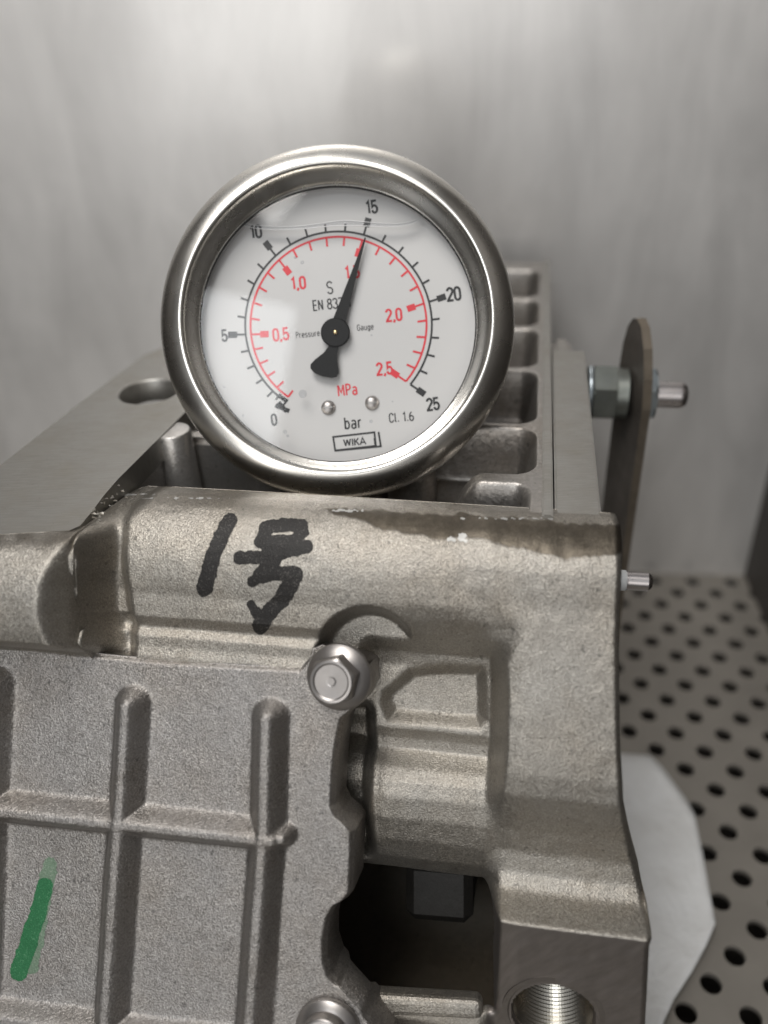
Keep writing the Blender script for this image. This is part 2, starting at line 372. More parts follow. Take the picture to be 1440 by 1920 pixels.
def body_h(p, q, a, b):
    hM, hC, hP, hL = TM(b), TCc(b), TP(b), TL(b)
    # groove between left barrel and main barrel
    xe_k = [Wp(x, y, hl0 + 0.2) for x, y in ((214, 900), (190, 950), (166, 1000), (146, 1050), (134, 1100), (132, 1150), (140, 1200), (150, 1240))]
    xe = np.interp(q, [k[1] for k in xe_k], [k[0] for k in xe_k])
    hG = hM - 0.26 - 0.10 * sstep(q, 950, 1150)
    lip = np.interp(q, [880, 930, 990, 1100, 1170], [210, 220, 226, 232, 236])
    h = hG + (hM - hG) * sstep(p, lip - 12, lip + 22)
    wP = sstep(p, 628, 690) * sstep(q, 1130, 1205)
    wP = np.maximum(wP, sstep(q, 1270, 1300))
    h = h + (hP - h) * np.where(p > 560, wP, sstep(q, 1270, 1300))
    # trough beside the cover edge, left of the half-cylinder
    tr = (1 - sstep(p, 652, 690)) * sstep(q, 1330, 1370) * (1 - sstep(q, 1620, 1680))
    h = h - 0.75 * tr
    h = h - 0.05 * np.exp(-((p - 690) / 14) ** 2) * sstep(q, 1380, 1420) * (1 - sstep(q, 1560, 1620))
    # cast recess under the barrel
    pad = [Wp(*x, -1.0) for x in ((713, 1318), (718, 1296), (768, 1254), (832, 1248), (905, 1250), (912, 1262), (914, 1350), (898, 1366), (728, 1352))]
    sd = poly_sd(p, q, pad)
    h = h - 0.24 * (1 - sstep(sd, -24, 5)) + 0.015 * np.exp(-((sd - 10) / 9) ** 2)
    # raised pad inside the dark pit
    pit = [Wp(*x, -2.3) for x in ((765, 1655), (885, 1668), (885, 1722), (765, 1710))]
    sd = poly_sd(p, q, pit)
    h = smax(h, np.where(sd < 12, -2.05 - 0.5 * sstep(sd, -6, 12), -9), 0.05)
    # column
    xc = np.interp(q, [1100, 1180, 1300, 1400, 1600, 1740, 2000], [860, 925, 931, 929, 912, 914, 905])
    wC = sstep(p, xc - 16, xc + 26)
    wC = np.where(q < 1240, sstep(p, xc - 80 * (1 - sstep(q, 1140, 1250)) - 16, xc + 80 * (1 - sstep(q, 1140, 1250)) + 26), wC)
    hC2 = hC - 0.10 * (1 - sstep(p, xc, xc + 60))
    h = h + (hC2 - h) * wC
    # round clearance round the cover bolt
    cx, cy = Wp(684, 1246, 0.1)
    rr = np.hypot(p - cx, (q - cy) * 0.98)
    cut = -0.5 + 1.3 * sstep(rr, 80, 136)
    h = np.where(q < 1330, smin(h, np.where(rr < 150, cut + 3 * sstep(rr, 126, 150), 9), 0.10), h)
    # left barrel last, over the groove
    h = h + (hL - h) * (1 - sstep(p, xe - 44, xe + 30))
    # machined top takes everything off above its level
    h = smin(h, h_level(b, ZT) + 0.0 * h, 0.03)
    # little rise and fall of the casting
    h = h + 0.035 * (vnoise(p, q, 90, 3) - 0.5) + 0.012 * (vnoise(p, q, 22, 4) - 0.5)
    return h
# outline of the front in pixels on the h = 0 plane
def right_edge(q):
    bc_ = lambda v: bz(v, 1045, hcrest - 0.2)
    k = [(930, 1150), (965, 1156), (985, 1163), (1030, 1166), (1100, 1164), (1200, 1160), (1300, 1161), (1400, 1163), (1500, 1168), (1540, 1174), (1600, 1187), (1660, 1203), (1720, 1213), (1770, 1216), (1920, 1211), (2020, 1206)]
    hh = lambda v: float(TCc(bc_(v))) - 0.12
    pq = [Wp(x, y, hh(y)) for y, x in k]
    return np.interp(q, [z[1] for z in pq], [z[0] for z in pq])
TK = [(-140, 1008), (0, 1001), (130, 994), (150, 986), (172, 960), (195, 930), (215, 912), (235, 907), (560, 925), (1155, 962), (1230, 967)]
def top_edge_px():
    out = []
    for x, y in TK:
        P = on_z(np.array(float(x)), np.array(float(y)), ZT); d = P - O; p, q = px0(d @ A, d @ B); out.append((float(p), float(q)))
    return out
TE = top_edge_px()
def top_edge(p): return np.interp(p, [t_[0] for t_ in TE], [t_[1] for t_ in TE])
NU, NV = 430, 380
s = np.linspace(0, 1, NU)[None, :] * np.ones((NV, 1)); w = np.linspace(0, 1, NV)[:, None] * np.ones((1, NU))
w = w * 0.75 + 0.25 * w ** 2
LEFT, QB = -150.0, 2010.0
p = LEFT + s * (1163 - LEFT); tq = top_edge(p); q = tq + w * (QB - tq)
p = LEFT + s * (right_edge(q) - LEFT)
def plane_ab(p, q): return ab(p, q, 0.0)
a, b = plane_ab(p, q); h = body_h(p, q, a, b)
h = h - 0.10 * (1 - sstep(right_edge(q) - p, 0, 14)) ** 2          # rounded right edge
Wv = world(a, b, h)
# true picture position of each vertex, for the marks on the surface
uu, vv = project(Wv)
stain = [(590, 950), (640, 968), (690, 984), (760, 1002), (830, 1014), (880, 1010), (930, 1018), (985, 1034), (1040, 1046), (1100, 1048), (1180, 1034), (1180, 985), (1040, 976), (830, 962), (700, 955)]
sd = poly_sd(uu, vv, stain) + 9 * (vnoise(uu, vv, 24, 8) - 0.5) + 5 * (vnoise(uu, vv, 9, 9) - 0.5)
wear_shade = 1 - sstep(sd, -4, 4)
lipw = (1 - sstep(np.abs(h - h_level(b, ZT)), 0.02, 0.07)) * 0.45            # handled, dirty milled lip
band = np.where(uu < 160, 0.55 * (1 - sstep(vv, 1012, 1045)), 0.32 * (1 - sstep(vv - 0.055 * (uu - 230), 930, 985)))
groove = sstep(uu, 120, 150) * (1 - sstep(uu, 205, 235)) * (1 - sstep(vv, 1185, 1215)) * 0.5  # darker tone along the groove between the barrels
wear_shade = np.maximum.reduce([wear_shade, lipw, band * (0.6 + 0.8 * vnoise(uu, vv, 18, 12)), groove])
wear_shade = np.maximum(wear_shade, 0.5 * sstep(uu, 660, 700) * (1 - sstep(uu, 890, 915)) * sstep(vv, 1640, 1660))  # shade of the pit painted in through the same mask
mach = sstep(b, bboss, bboss + 0.03) * sstep(p, 905, 914)
# leave out the mouth of the threaded port
PORTC = (1037, 1904); 
hpc = float(TCc(bz(PORTC[1], PORTC[0])))
pc = Wp(*PORTC, hpc); pa, pb = ab(np.array(pc[0]), np.array(pc[1]), 0.0); hpc = float(TCc(pb)); pc = Wp(*PORTC, hpc); pa, pb = map(float, ab(np.array(pc[0]), np.array(pc[1]), 0.0))
PR = 0.745
dp = np.hypot(a - pa, (b - pb) * 1.10)
hole_v = dp < PR
idx = np.arange(NU * NV).reshape(NV, NU)
f4 = np.stack([idx[:-1, :-1], idx[1:, :-1], idx[1:, 1:], idx[:-1, 1:]], -1).reshape(-1, 4)
pit_v = (h < np.where(q > 1760, -1.2, -2.2)) & (p > 540) & (p < 960) & (q > 1580)
keep = ~(hole_v.ravel()[f4].all(1)) & ~(pit_v.ravel()[f4].any(1)); f4 = f4[keep]
V = [tuple(x) for x in Wv.reshape(-1, 3)]; Fc = [tuple(x) for x in f4]
def skirt(ring, off_fn, flip=False):
    n0 = len(V)
    for i in ring: V.append(tuple(np.array(V[i]) + off_fn(np.array(V[i]))))
    for k in range(len(ring) - 1):
        f = (ring[k], ring[k + 1], n0 + k + 1, n0 + k); Fc.append(f[::-1] if flip else f)
    return list(range(n0, n0 + len(ring)))
skirt(list(idx[:, -1]), lambda P: BK * 0.5 * min(1.0, max(0.0, (ZT - 0.05 - P[2]) / 1.2)) - A * 0.02 - Z * 0.01)
skirt(list(idx[:, 0][::-1]), lambda P: -N * 1.5 - A * 0.3)
skirt(list(idx[0, ::-1][:]), lambda P: BK * 0.12 - Z * 2.6)
skirt(list(idx[-1, :]), lambda P: np.array([0, 0, 0.1 - P[2]]))
cor = [idx[-1, -1]]; nb = skirt([idx[-1, -1], idx[-1, -2]], lambda P: np.array([0, 0, 0.1 - P[2]]))
V.append(tuple(np.array(V[idx[-1, -1]]) + BK * 0.5)); V.append(tuple(np.array(V[nb[0]]) + BK * 0.5)); Fc.append((idx[-1, -1], nb[0], len(V) - 1, len(V) - 2))
body = mesh('cast_body', V, Fc, M_cast, root, True)
for nm, arr in (('wear_shade', wear_shade), ('machined', mach)):
    at = body.data.attributes.new(nm, 'FLOAT', 'POINT'); full = np.zeros(len(V), np.float32); full[:NU * NV] = arr.ravel(); at.data.foreach_set('value', full)

# hollow behind the opening, and the raised pad on its far wall
def front_box(name, px, h0, h1, m, open_front=False, inside=None):
    pts = []
    for x, y in px:
        a_, b_ = ab(np.array(float(x)), np.array(float(y)), float(inside if inside is not None else h1)); pts.append((float(a_), float(b_)))
    n = len(pts); Vb = [O + A * x + B * y + N * h0 for x, y in pts] + [O + A * x + B * y + N * h1 for x, y in pts]
    Fb = [(i, (i + 1) % n, n + (i + 1) % n, n + i) for i in range(n)] + [tuple(range(n))[::-1]]
    if not open_front: Fb.append(tuple(range(n, 2 * n)))
    return mesh(name, Vb, Fb, m, root, False, True)
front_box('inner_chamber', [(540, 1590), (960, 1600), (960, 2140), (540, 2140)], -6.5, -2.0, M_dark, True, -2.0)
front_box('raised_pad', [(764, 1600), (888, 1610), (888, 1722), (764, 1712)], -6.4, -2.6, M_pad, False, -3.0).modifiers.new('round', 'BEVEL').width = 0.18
lg_ = front_box('cast_ledge', [(672, 1864), (903, 1878), (905, 1914), (672, 1906)], -1.24, -0.80, M_cast, False, -0.82)
bv = lg_.modifiers.new('round', 'BEVEL'); bv.width = 0.12; bv.segments = 3
# ------------------------------------------------------------------ ribbed cover
CT = [(-150, 1190), (0, 1203), (150, 1222), (300, 1236), (450, 1246), (560, 1251), (582, 1234), (605, 1216), (634, 1209), (662, 1216), (684, 1236), (700, 1262)]
CRt = [(1200, 640), (1212, 662), (1228, 684), (1250, 694), (1290, 695), (1315, 683), (1330, 664), (1346, 646), (1400, 635), (1450, 630), (1510, 627), (1530, 636), (1548, 657), (1560, 665), (1600, 664), (1674, 661), (1688, 649), (1698, 631), (1720, 619), (1760, 612), (1800, 612), (1830, 621), (1860, 646), (1890, 673), (1920, 700), (1960, 730), (2010, 752)]
NU, NV = 300, 320
s = np.linspace(0, 1, NU)[None, :] * np.ones((NV, 1)); w = np.linspace(0, 1, NV)[:, None] * np.ones((1, NU))
p = LEFT + s * (690 - LEFT); tq = np.interp(p, *zip(*CT)); q = tq + w * (QB - tq)
R_ = np.interp(q, [k[0] for k in CRt], [k[1] for k in CRt]); p = LEFT + s * (R_ - LEFT)
def cover_h(p, q):
    h = 0 * p
    def rib(pts, w0, hh, soft=24):
        pts2 = [Wp(x, y, hh) for x, y in pts]
        d = seg_dist(p, q, pts2); return hh * 0.5 * (1 + np.cos(np.pi * np.clip(np.maximum(d - w0 * 0.4, 0) / (soft + w0 * 0.5), 0, 1))) ** 1.1
    HH = 0.42
    ribs = [rib([(233, 1326), (222, 1520), (208, 1700), (186, 2030)], 8, HH, 36), rib([(497, 1352), (492, 1560), (478, 1760), (458, 2030)], 10, HH, 36),
            rib([(-28, 1290), (-38, 1510), (-60, 2030)], 9, HH, 36), rib([(-160, 1500), (0, 1524), (220, 1548), (505, 1580)], 7, HH, 34),
            rib([(-160, 1890), (0, 1916), (300, 1956), (620, 1992)], 12, HH * 0.9), rib([(505, 1578), (526, 1576)], 8, HH * 0.85, 22)]
    for r in ribs: h = smax(h, r, 0.07)
    h = h + 0.03 * (vnoise(p, q, 110, 5) - 0.5) + 0.010 * (vnoise(p, q, 20, 6) - 0.5)
    return h
a, b = plane_ab(p, q); h = cover_h(p, q)
edge = np.minimum(R_ - p, (q - tq))
h = h - np.where(q - tq < 12, 0.09, 0.16) * (1 - sstep(edge, 0, 11)) ** 1.5
# bolt seat
for ux, vx in ((634, 1270), (618, 1908)):
    d = np.hypot(p - ux, q - vx); h = np.where(d < 90, h + (0.03 - h) * (1 - sstep(d, 60, 68)), h)
Wc = world(a, b, h)
idx = np.arange(NU * NV).reshape(NV, NU)
V = [tuple(x) for x in Wc.reshape(-1, 3)]; Fc = [tuple(x) for x in np.stack([idx[:-1, :-1], idx[1:, :-1], idx[1:, 1:], idx[:-1, 1:]], -1).reshape(-1, 4)]
bk = lambda P: -N * 0.95
skirt(list(idx[:, -1]), bk); skirt(list(idx[0, ::-1]), bk); skirt(list(idx[:, 0][::-1]), bk); skirt(list(idx[-1, :]), bk)
cover = mesh('cover', V, Fc, M_cover, root, True)

# ------------------------------------------------------------------ marks draped over the casting
def surf_body(u, v):
    h = np.full(np.shape(u), 0.1)
    for _ in range(5):
        a, b = ab(u, v, h); p, q = px0(a, b); h = body_h(p, q, a, b)
    return a, b, h
def surf_cover(u, v):
    h = np.zeros(np.shape(u))
    for _ in range(3):
        a, b = ab(u, v, h); p, q = px0(a, b); h = cover_h(p, q)
    return a, b, h
def drape(name, sd_fn, box, surf, m, lift=0.006, step=1.4, label=None, fade=None):
    xs = np.arange(box[0], box[2], step); ys = np.arange(box[1], box[3], step); u, v = np.meshgrid(xs, ys)
    sd = sd_fn(u, v); a, b, h = surf(u, v); Pt = world(a, b, h + lift)
    idx = np.arange(u.size).reshape(u.shape)
    ins = sd < 0
    k = ins[:-1, :-1] & ins[1:, :-1] & ins[1:, 1:] & ins[:-1, 1:]
    f = np.stack([idx[:-1, :-1], idx[1:, :-1], idx[1:, 1:], idx[:-1, 1:]], -1)[k]
    used = np.unique(f); mp = np.full(u.size, -1); mp[used] = np.arange(len(used))
    o = mesh(name, Pt.reshape(-1, 3)[used], mp[f], m, root, True)
    if label: o['label'] = label
    return o
def ink(name, col, rough, cover=0.0, tone=None):
    m = mat(name, col, rough, 0.0, 0.35); t = NT(m); co = t.coord(); g = t.noise(co, 30, 3, 0.6); md = t.noise(co, 3.0, 3, 0.6)
    t.l(t.ramp(t.math('ADD', t.math('MULTIPLY', g, 0.7), t.math('MULTIPLY', md, 0.3)), [(0.3, tuple(x * 0.7 for x in col)), (0.55, col), (0.68, tone or tuple(x * 3 for x in col))]), t.b.inputs['Base Color'])
    t.l(t.bump(g, 0.4, 0.03), t.b.inputs['Normal']); return m
M_ink = ink('marker_ink', (0.014, 0.012, 0.011), 0.5, tone=(0.10, 0.092, 0.085))
M_green = ink('green_marker', (0.02, 0.15, 0.055), 0.5, tone=(0.10, 0.26, 0.14))
def strokes_sd(lst, jitter=1.7, seed=3):
    def fn(u, v):
        d = np.full(u.shape, 1e9)
        for pts, w0, w1 in lst:
            n = len(pts) - 1
            for i in range(n):
                ww = w0 + (w1 - w0) * (i + 0.5) / n; d = np.minimum(d, seg_dist(u, v, pts[i:i + 2]) - ww)
        return d + jitter * 2 * (vnoise(u, v, 9, seed) - 0.5) + jitter * (vnoise(u, v, 4, seed + 1) - 0.5)
    return fn
drape('handwriting', strokes_sd([([(431, 976), (418, 1000), (403, 1035), (393, 1068), (384, 1104)], 15, 16)]), (350, 940, 470, 1140), surf_body, M_ink, step=1.0)
drape('handwriting', strokes_sd([([(499, 990), (490, 1018)], 14, 13), ([(499, 990), (530, 984), (566, 986)], 13, 14), ([(566, 986), (566, 998), (556, 1010)], 14, 13), ([(490, 1018), (520, 1014), (556, 1012)], 12, 12),
     ([(450, 1046), (490, 1044), (530, 1036), (574, 1024)], 13, 14), ([(518, 1040), (504, 1060), (490, 1078)], 17, 15), ([(474, 1090), (490, 1082), (520, 1076), (552, 1076)], 10, 16), ([(552, 1078), (542, 1100), (528, 1124), (502, 1152)], 17, 16),
     ([(470, 1132), (480, 1148), (496, 1160)], 7, 13), ([(496, 1162), (488, 1174)], 17, 15)]), (420, 950, 605, 1205), surf_body, M_ink, step=1.0)
drape('paint_mark', strokes_sd([([(84, 1662), (72, 1710), (56, 1760), (36, 1822)], 16, 18)], 1.6, 11), (0, 1590, 130, 1860), surf_cover, M_green)
M_green2 = ink('thin_green_marker', (0.16, 0.235, 0.165), 0.5, tone=(0.30, 0.33, 0.28))
drape('paint_mark', strokes_sd([([(95, 1622), (84, 1665), (74, 1730), (62, 1790), (58, 1812)], 15, 16)], 2.4, 21), (20, 1590, 130, 1860), surf_cover, M_green2, lift=0.003, label='thin washed-out green paint')
# scraped bright flecks
M_fleck = mat('bare_metal_fleck', (0.45, 0.445, 0.43), 0.5, 0.6)
def flecks(lst, seed):
    def fn(u, v):
        d = np.full(u.shape, 1e9)
        for x, y, rx, ry in lst: d = np.minimum(d, (np.hypot((u - x) / rx, (v - y) / ry) - 1) * min(rx, ry))
        return d + 5 * (vnoise(u, v, 5, seed) - 0.5)
    return fn
drape('scratch', flecks([(846, 1011, 8, 5), (866, 1006, 9, 8), (874, 1013, 6, 4)], 5), (825, 985, 895, 1030), surf_body, M_fleck, 0.012, 1.1)['kind'] = 'stuff'
drape('scratch', flecks([(250, 927, 26, 1.6), (345, 934, 40, 1.2), (655, 957, 26, 2.0)], 7), (225, 910, 720, 975), surf_body, M_fleck, 0.006, 1.1)['kind'] = 'stuff'
drape('scratch', flecks([(960, 972, 75, 1.6)], 8), (860, 960, 1050, 990), surf_body, M_fleck, 0.006, 1.1)['kind'] = 'stuff'

# ------------------------------------------------------------------ bolts
def hexpts(r, n=6, rot=0): return [(r * math.cos(rot + 2 * math.pi * k / n), r * math.sin(rot + 2 * math.pi * k / n)) for k in range(n)]
def put_on_front(o, u, v, h, tilt_x=0.0, tilt_y=0.0):
    a, b = ab(np.array(float(u)), np.array(float(v)), float(h)); P = O + A * float(a) + B * float(b) + N * float(h)
    n = N + A * tilt_x + B * tilt_y; n /= np.linalg.norm(n); ex = A - n * (A @ n); ex /= np.linalg.norm(ex); ey = np.cross(n, ex)
    frame(o, ex, ey, n, P)
def flange_bolt(u, v, h, tx, ty, socket=False):
    o = empty('flange_bolt', (0, 0, 0)); o.parent = root
    put_on_front(o, u, v, h, tx, ty)
    Vv, Q_ = lathe([(0.0, -0.05), (0.56, -0.05), (0.575, 0.0), (0.575, 0.06), (0.555, 0.09), (0.44, 0.15), (0.36, 0.2)], 64); mesh('flange', Vv, Q_, M_bolt, o, True)
    if socket:
        Vv, Q_ = lathe([(0.42, 0.10), (0.43, 0.16), (0.42, 0.34), (0.395, 0.37), (0.30, 0.37), (0.285, 0.355)], 64)
        mesh('head', Vv, Q_, M_bolt, o, True)
        hp = hexpts(0.29); V2 = [(x, y, 0.36) for x, y in hp] + [(x * 0.97, y * 0.97, 0.08) for x, y in hp]
        mesh('socket', V2, [(k, k + 6, (k + 1) % 6 + 6, (k + 1) % 6) for k in range(6)] + [tuple(range(6, 12))], M_pan, o)
    else:
        n = 72; prof = []
        Vv, Q_ = [], []
        def hexr(a, r): 
            a = (a + math.pi / 6) % (math.pi / 3) - math.pi / 6; return r / math.cos(a)
        rings = [(0.375, 0.12, 1), (0.378, 0.42, 1), (0.375, 0.47, 0.5), (0.355, 0.50, 0.0), (0.315, 0.505, 0), (0.285, 0.482, 0), (0.09, 0.478, 0), (0.06, 0.470, 0), (0.001, 0.470, 0)]
        for r, z, k in rings:
            for i in range(n):
                an = 2 * math.pi * i / n; rr = r * (1 - k) + hexr(an + 0.2, r) * k; Vv.append((rr * math.cos(an), rr * math.sin(an), z))
        for l in range(len(rings) - 1):
            for i in range(n): j = (i + 1) % n; Q_.append((l * n + i, l * n + j, (l + 1) * n + j, (l + 1) * n + i))
        mesh('head', Vv, Q_, M_bolt, o, False)
    return o
flange_bolt(637, 1268, 0.05, -0.10, 0.02)
flange_bolt(616, 1932, 0.05, -0.06, 0.05, True)

# ------------------------------------------------------------------ threaded port in the boss
M_port = machined('port_face', (0.23, 0.21, 0.195), 0.40, (1, 14, 1), 0.10)
slope = float((TCc(pb + 0.2) - TCc(pb - 0.2)) / 0.4)
port = empty('threaded_port', (0, 0, 0)); port.parent = root
n = N - B * slope; n /= np.linalg.norm(n); ex = A; ey = np.cross(n, ex)
frame(port, ex, ey, n, O + A * pa + B * pb + N * float(TCc(pb)))
Vv, Q_ = lathe([(0.88, -0.04), (0.88, 0.004), (0.79, 0.006), (0.775, 0.0), (0.70, -0.08), (0.685, -0.12)], 96); mesh('chamfer', Vv, Q_, M_port, port, False)
prof = []; z = -0.10; k = 0
while z > -2.2: prof += [(0.69, z), (0.645, z - 0.04)]; z -= 0.08
Vv, Q_ = [], []
nn = 80
for i in range(nn):
    an = 2 * math.pi * i / nn
    for r, z in prof: Vv.append((r * math.cos(an), r * math.sin(an), z - 0.10 * i / nn if False else z))
m_ = len(prof)
for i in range(nn):
    j = (i + 1) % nn
    for k in range(m_ - 1): Q_.append((i * m_ + k, i * m_ + k + 1, j * m_ + k + 1, j * m_ + k))
mesh('thread', Vv, Q_, M_thread, port)
mesh('port_floor', [(0.68 * math.cos(2 * math.pi * i / 32), 0.68 * math.sin(2 * math.pi * i / 32), -2.2) for i in range(32)], [tuple(range(32))], M_pan, port)

# ------------------------------------------------------------------ level milled flange on the left, with its bolt hole
def zpoly(px, z=ZT): return [tuple(on_z(np.array(float(x)), np.array(float(y)), z)[:2]) for x, y in px]
def plate_with_hole(name, outline, z0, z1, holes, mat_, parent, chamf=0.05):
    bm = bmesh.new(); ed = []
    def loop(pts, z):
        vs = [bm.verts.new((x, y, z)) for x, y in pts]; return vs, [bm.edges.new((vs[i], vs[(i + 1) % len(vs)])) for i in range(len(vs))]
    vs, e = loop(outline, z1); ed += e; rings = []
    for hc_, r in holes:
        hv, he = loop([(hc_[0] + (r + chamf) * math.cos(2 * math.pi * k / 48), hc_[1] + (r + chamf) * math.sin(2 * math.pi * k / 48)) for k in range(48)], z1); ed += he; rings.append((hv, hc_, r))
    bmesh.ops.triangle_fill(bm, edges=ed, use_beauty=True)
    lo = [bm.verts.new((v.co.x, v.co.y, z0)) for v in vs]
    for i in range(len(vs)): j = (i + 1) % len(vs); bm.faces.new((vs[i], vs[j], lo[j], lo[i]))
    for hv, hc_, r in rings:
        prev = hv
        for rr, zz in ((r, z1 - chamf), (r, z0)):
            nx = [bm.verts.new((hc_[0] + rr * math.cos(2 * math.pi * k / 48), hc_[1] + rr * math.sin(2 * math.pi * k / 48), zz)) for k in range(48)]
            for i in range(48): j = (i + 1) % 48; f = bm.faces.new((prev[i], prev[j], nx[j], nx[i])); f.smooth = True
            prev = nx
    bmesh.ops.recalc_face_normals(bm, faces=bm.faces)
    me = bpy.data.meshes.new(name); bm.to_mesh(me); bm.free()
    return link(name, me, mat_, parent)
hcn = on_z(np.array(279.), np.array(733.), ZT); hL_ = on_z(np.array(223.), np.array(733.), ZT); hR_ = on_z(np.array(336.), np.array(733.), ZT); hr_ = float(np.linalg.norm(hR_ - hL_)) / 2
fl_px = [(-150, 1005), (0, 1001), (130, 994), (150, 985), (172, 959), (195, 928), (222, 897), (290, 829), (352, 768), (420, 706), (470, 640), (400, 628), (345, 634), (270, 666), (150, 755), (0, 872), (-170, 1001)]
plate_with_hole('mounting_flange', zpoly(fl_px), ZT - 0.55, ZT - 0.004, [((hcn[0], hcn[1]), hr_ - 0.05)], M_flange, root)
wpx = zpoly([(212, 897), (268, 843), (332, 781), (401, 719), (430, 692), (400, 692), (321, 767), (256, 829), (201, 887)])
Vw, Fw = ngon_prism(wpx, ZT - 3.2, ZT - 0.5); mesh('flange_web', Vw, Fw, M_inner, root, False, True)
# debris in the corner where flange meets barrel
M_debris = machined('swarf', (0.55, 0.53, 0.49), 0.35, (1, 1, 1), 0.3)
Vd, Fd = [], []
for k in range(26):
    tt = random.random(); cx = 172 + 62 * tt + random.uniform(-14, 14); cy = 968 - 58 * tt + random.uniform(-6, 20)
    P = on_z(np.array(cx), np.array(cy), ZT + 0.01); e1 = A * random.uniform(0.02, 0.10); e2 = np.array([random.uniform(-.04, .04), random.uniform(-.05, .05), random.uniform(0, 0.035)]); n0 = len(Vd)
    Vd += [P, P + e1, P + e1 * 0.7 + e2, P + e2 * 0.8, P + e1 * 0.5 + Z * 0.03]; Fd += [(n0, n0 + 1, n0 + 4), (n0 + 1, n0 + 2, n0 + 4), (n0 + 2, n0 + 3, n0 + 4), (n0 + 3, n0, n0 + 4)]
d = mesh('swarf', Vd, Fd, M_debris, root); d['kind'] = 'stuff'

# ------------------------------------------------------------------ ribbed deck behind, running back to the right
DO = on_z(np.array(1037.), np.array(955.), ZT)                     # deck frame: x along A, y along BK
def dxy(u, v, z=ZT): d = on_z(np.array(float(u)), np.array(float(v)), z) - DO; return float(d @ A), float(d @ BK)
ylines = [dxy(1000, v)[1] for v in (893, 797, 690, 612, 557, 503)]
yend = dxy(1030, 491)[1]
xr1 = dxy(1008, 800)[0]; xrail0 = xr1 + 0.05
XL, XR_ = -2.7, 0.0
NX, NY = 200, 460
gx = np.linspace(XL, XR_, NX)[None, :] * np.ones((NY, 1)); y0 = -0.35
gy = np.linspace(y0, yend, NY)[:, None] * np.ones((1, NX))
hd = np.zeros_like(gx)
def rbox(x, y, x0, x1, ya, yb_, r):
    dx = np.abs(x - (x0 + x1) / 2) - (x1 - x0) / 2 + r; dy = np.abs(y - (ya + yb_) / 2) - (yb_ - ya) / 2 + r
    return np.hypot(np.maximum(dx, 0), np.maximum(dy, 0)) + np.minimum(np.maximum(dx, dy), 0) - r
for i in range(len(ylines) - 1):
    ya, yb_ = ylines[i] + 0.10, ylines[i + 1] - 0.10
    sd = rbox(gx, gy, -4.8, xr1 - 0.02, ya, yb_, 0.42)
    hd = np.minimum(hd, -1.15 * (1 - sstep(sd, -0.30, 0.03)) - 0.25 * (1 - sstep(sd, -0.9, -0.2)))
# lower sloping hollow in front of the first rib
sd = rbox(gx, gy, -6.6, xr1 - 0.10, -0.9, ylines[0] - 0.22, 0.35)
hd = np.minimum(hd, -(1.5 - 0.75 * sstep(gy, 0.0, ylines[0])) * (1 - sstep(sd, -0.45, 0.02)))
sh = (1 - sstep(gx, -2.5, -1.2 - 0.0 * gy)) * (1 - sstep(gy, ylines[0] - 0.1, ylines[0] + 0.9))
hd = hd - 2.4 * sh ** 1.4
hd = hd + 0.02 * (vnoise(gx, gy, 0.5, 31) - 0.5)
ribx = xr1 - 0.02
idx = np.arange(NX * NY).reshape(NY, NX)
Wd = DO + gx[..., None] * A + gy[..., None] * BK + (hd - 0.02)[..., None] * Z
V = [tuple(x) for x in Wd.reshape(-1, 3)]; Fc = [tuple(x) for x in np.stack([idx[:-1, :-1], idx[:-1, 1:], idx[1:, 1:], idx[1:, :-1]], -1).reshape(-1, 4)]
# open over the gauge's cavity on the left front
cen = Wd.reshape(-1, 3); 
dn = lambda P: np.array([0, 0, ZT - 3.2 - P[2]])
skirt(list(idx[0, :]), dn); skirt(list(idx[:, -1]), dn); skirt(list(idx[-1, ::-1]), dn); skirt(list(idx[::-1, 0]), dn)
mesh('ribbed_deck', V, Fc, M_deck, root, True)
# flat strip beside it
sx0, sx1 = 0.035, dxy(1128, 962)[0]
ys = dxy(1095, 655)[1]
def hbox(name, x0, x1, ya, yb_, z0, z1, m, bev=0.04):
    Vb = [(x, y, z) for z in (z0, z1) for y in (ya, yb_) for x in (x0, x1)]
    bm = bmesh.new(); vs = [bm.verts.new(tuple(DO + A * x + BK * y + Z * (z - ZT))) for x, y, z in Vb]
    for f in ((0, 2, 3, 1), (4, 5, 7, 6), (0, 1, 5, 4), (1, 3, 7, 5), (3, 2, 6, 7), (2, 0, 4, 6)): bm.faces.new([vs[i] for i in f])
    bmesh.ops.bevel(bm, geom=list(bm.edges), offset=bev, segments=2, affect='EDGES'); bmesh.ops.recalc_face_normals(bm, faces=bm.faces)
    me = bpy.data.meshes.new(name); bm.to_mesh(me); bm.free(); return link(name, me, m, root)
hbox('side_rail', sx0, sx1, -0.42, ys, ZT - 3.2, ZT - 0.03, M_flange)
hbox('deck_rim', xr1 + 0.10, 0.0, -0.30, yend + 0.05, ZT - 0.3, ZT + 0.05, M_flange, 0.03)
hbox('rim_boss', 0.05, 0.55, ys + 0.25, ys + 1.4, ZT - 3.0, ZT - 0.25, M_deck, 0.12)
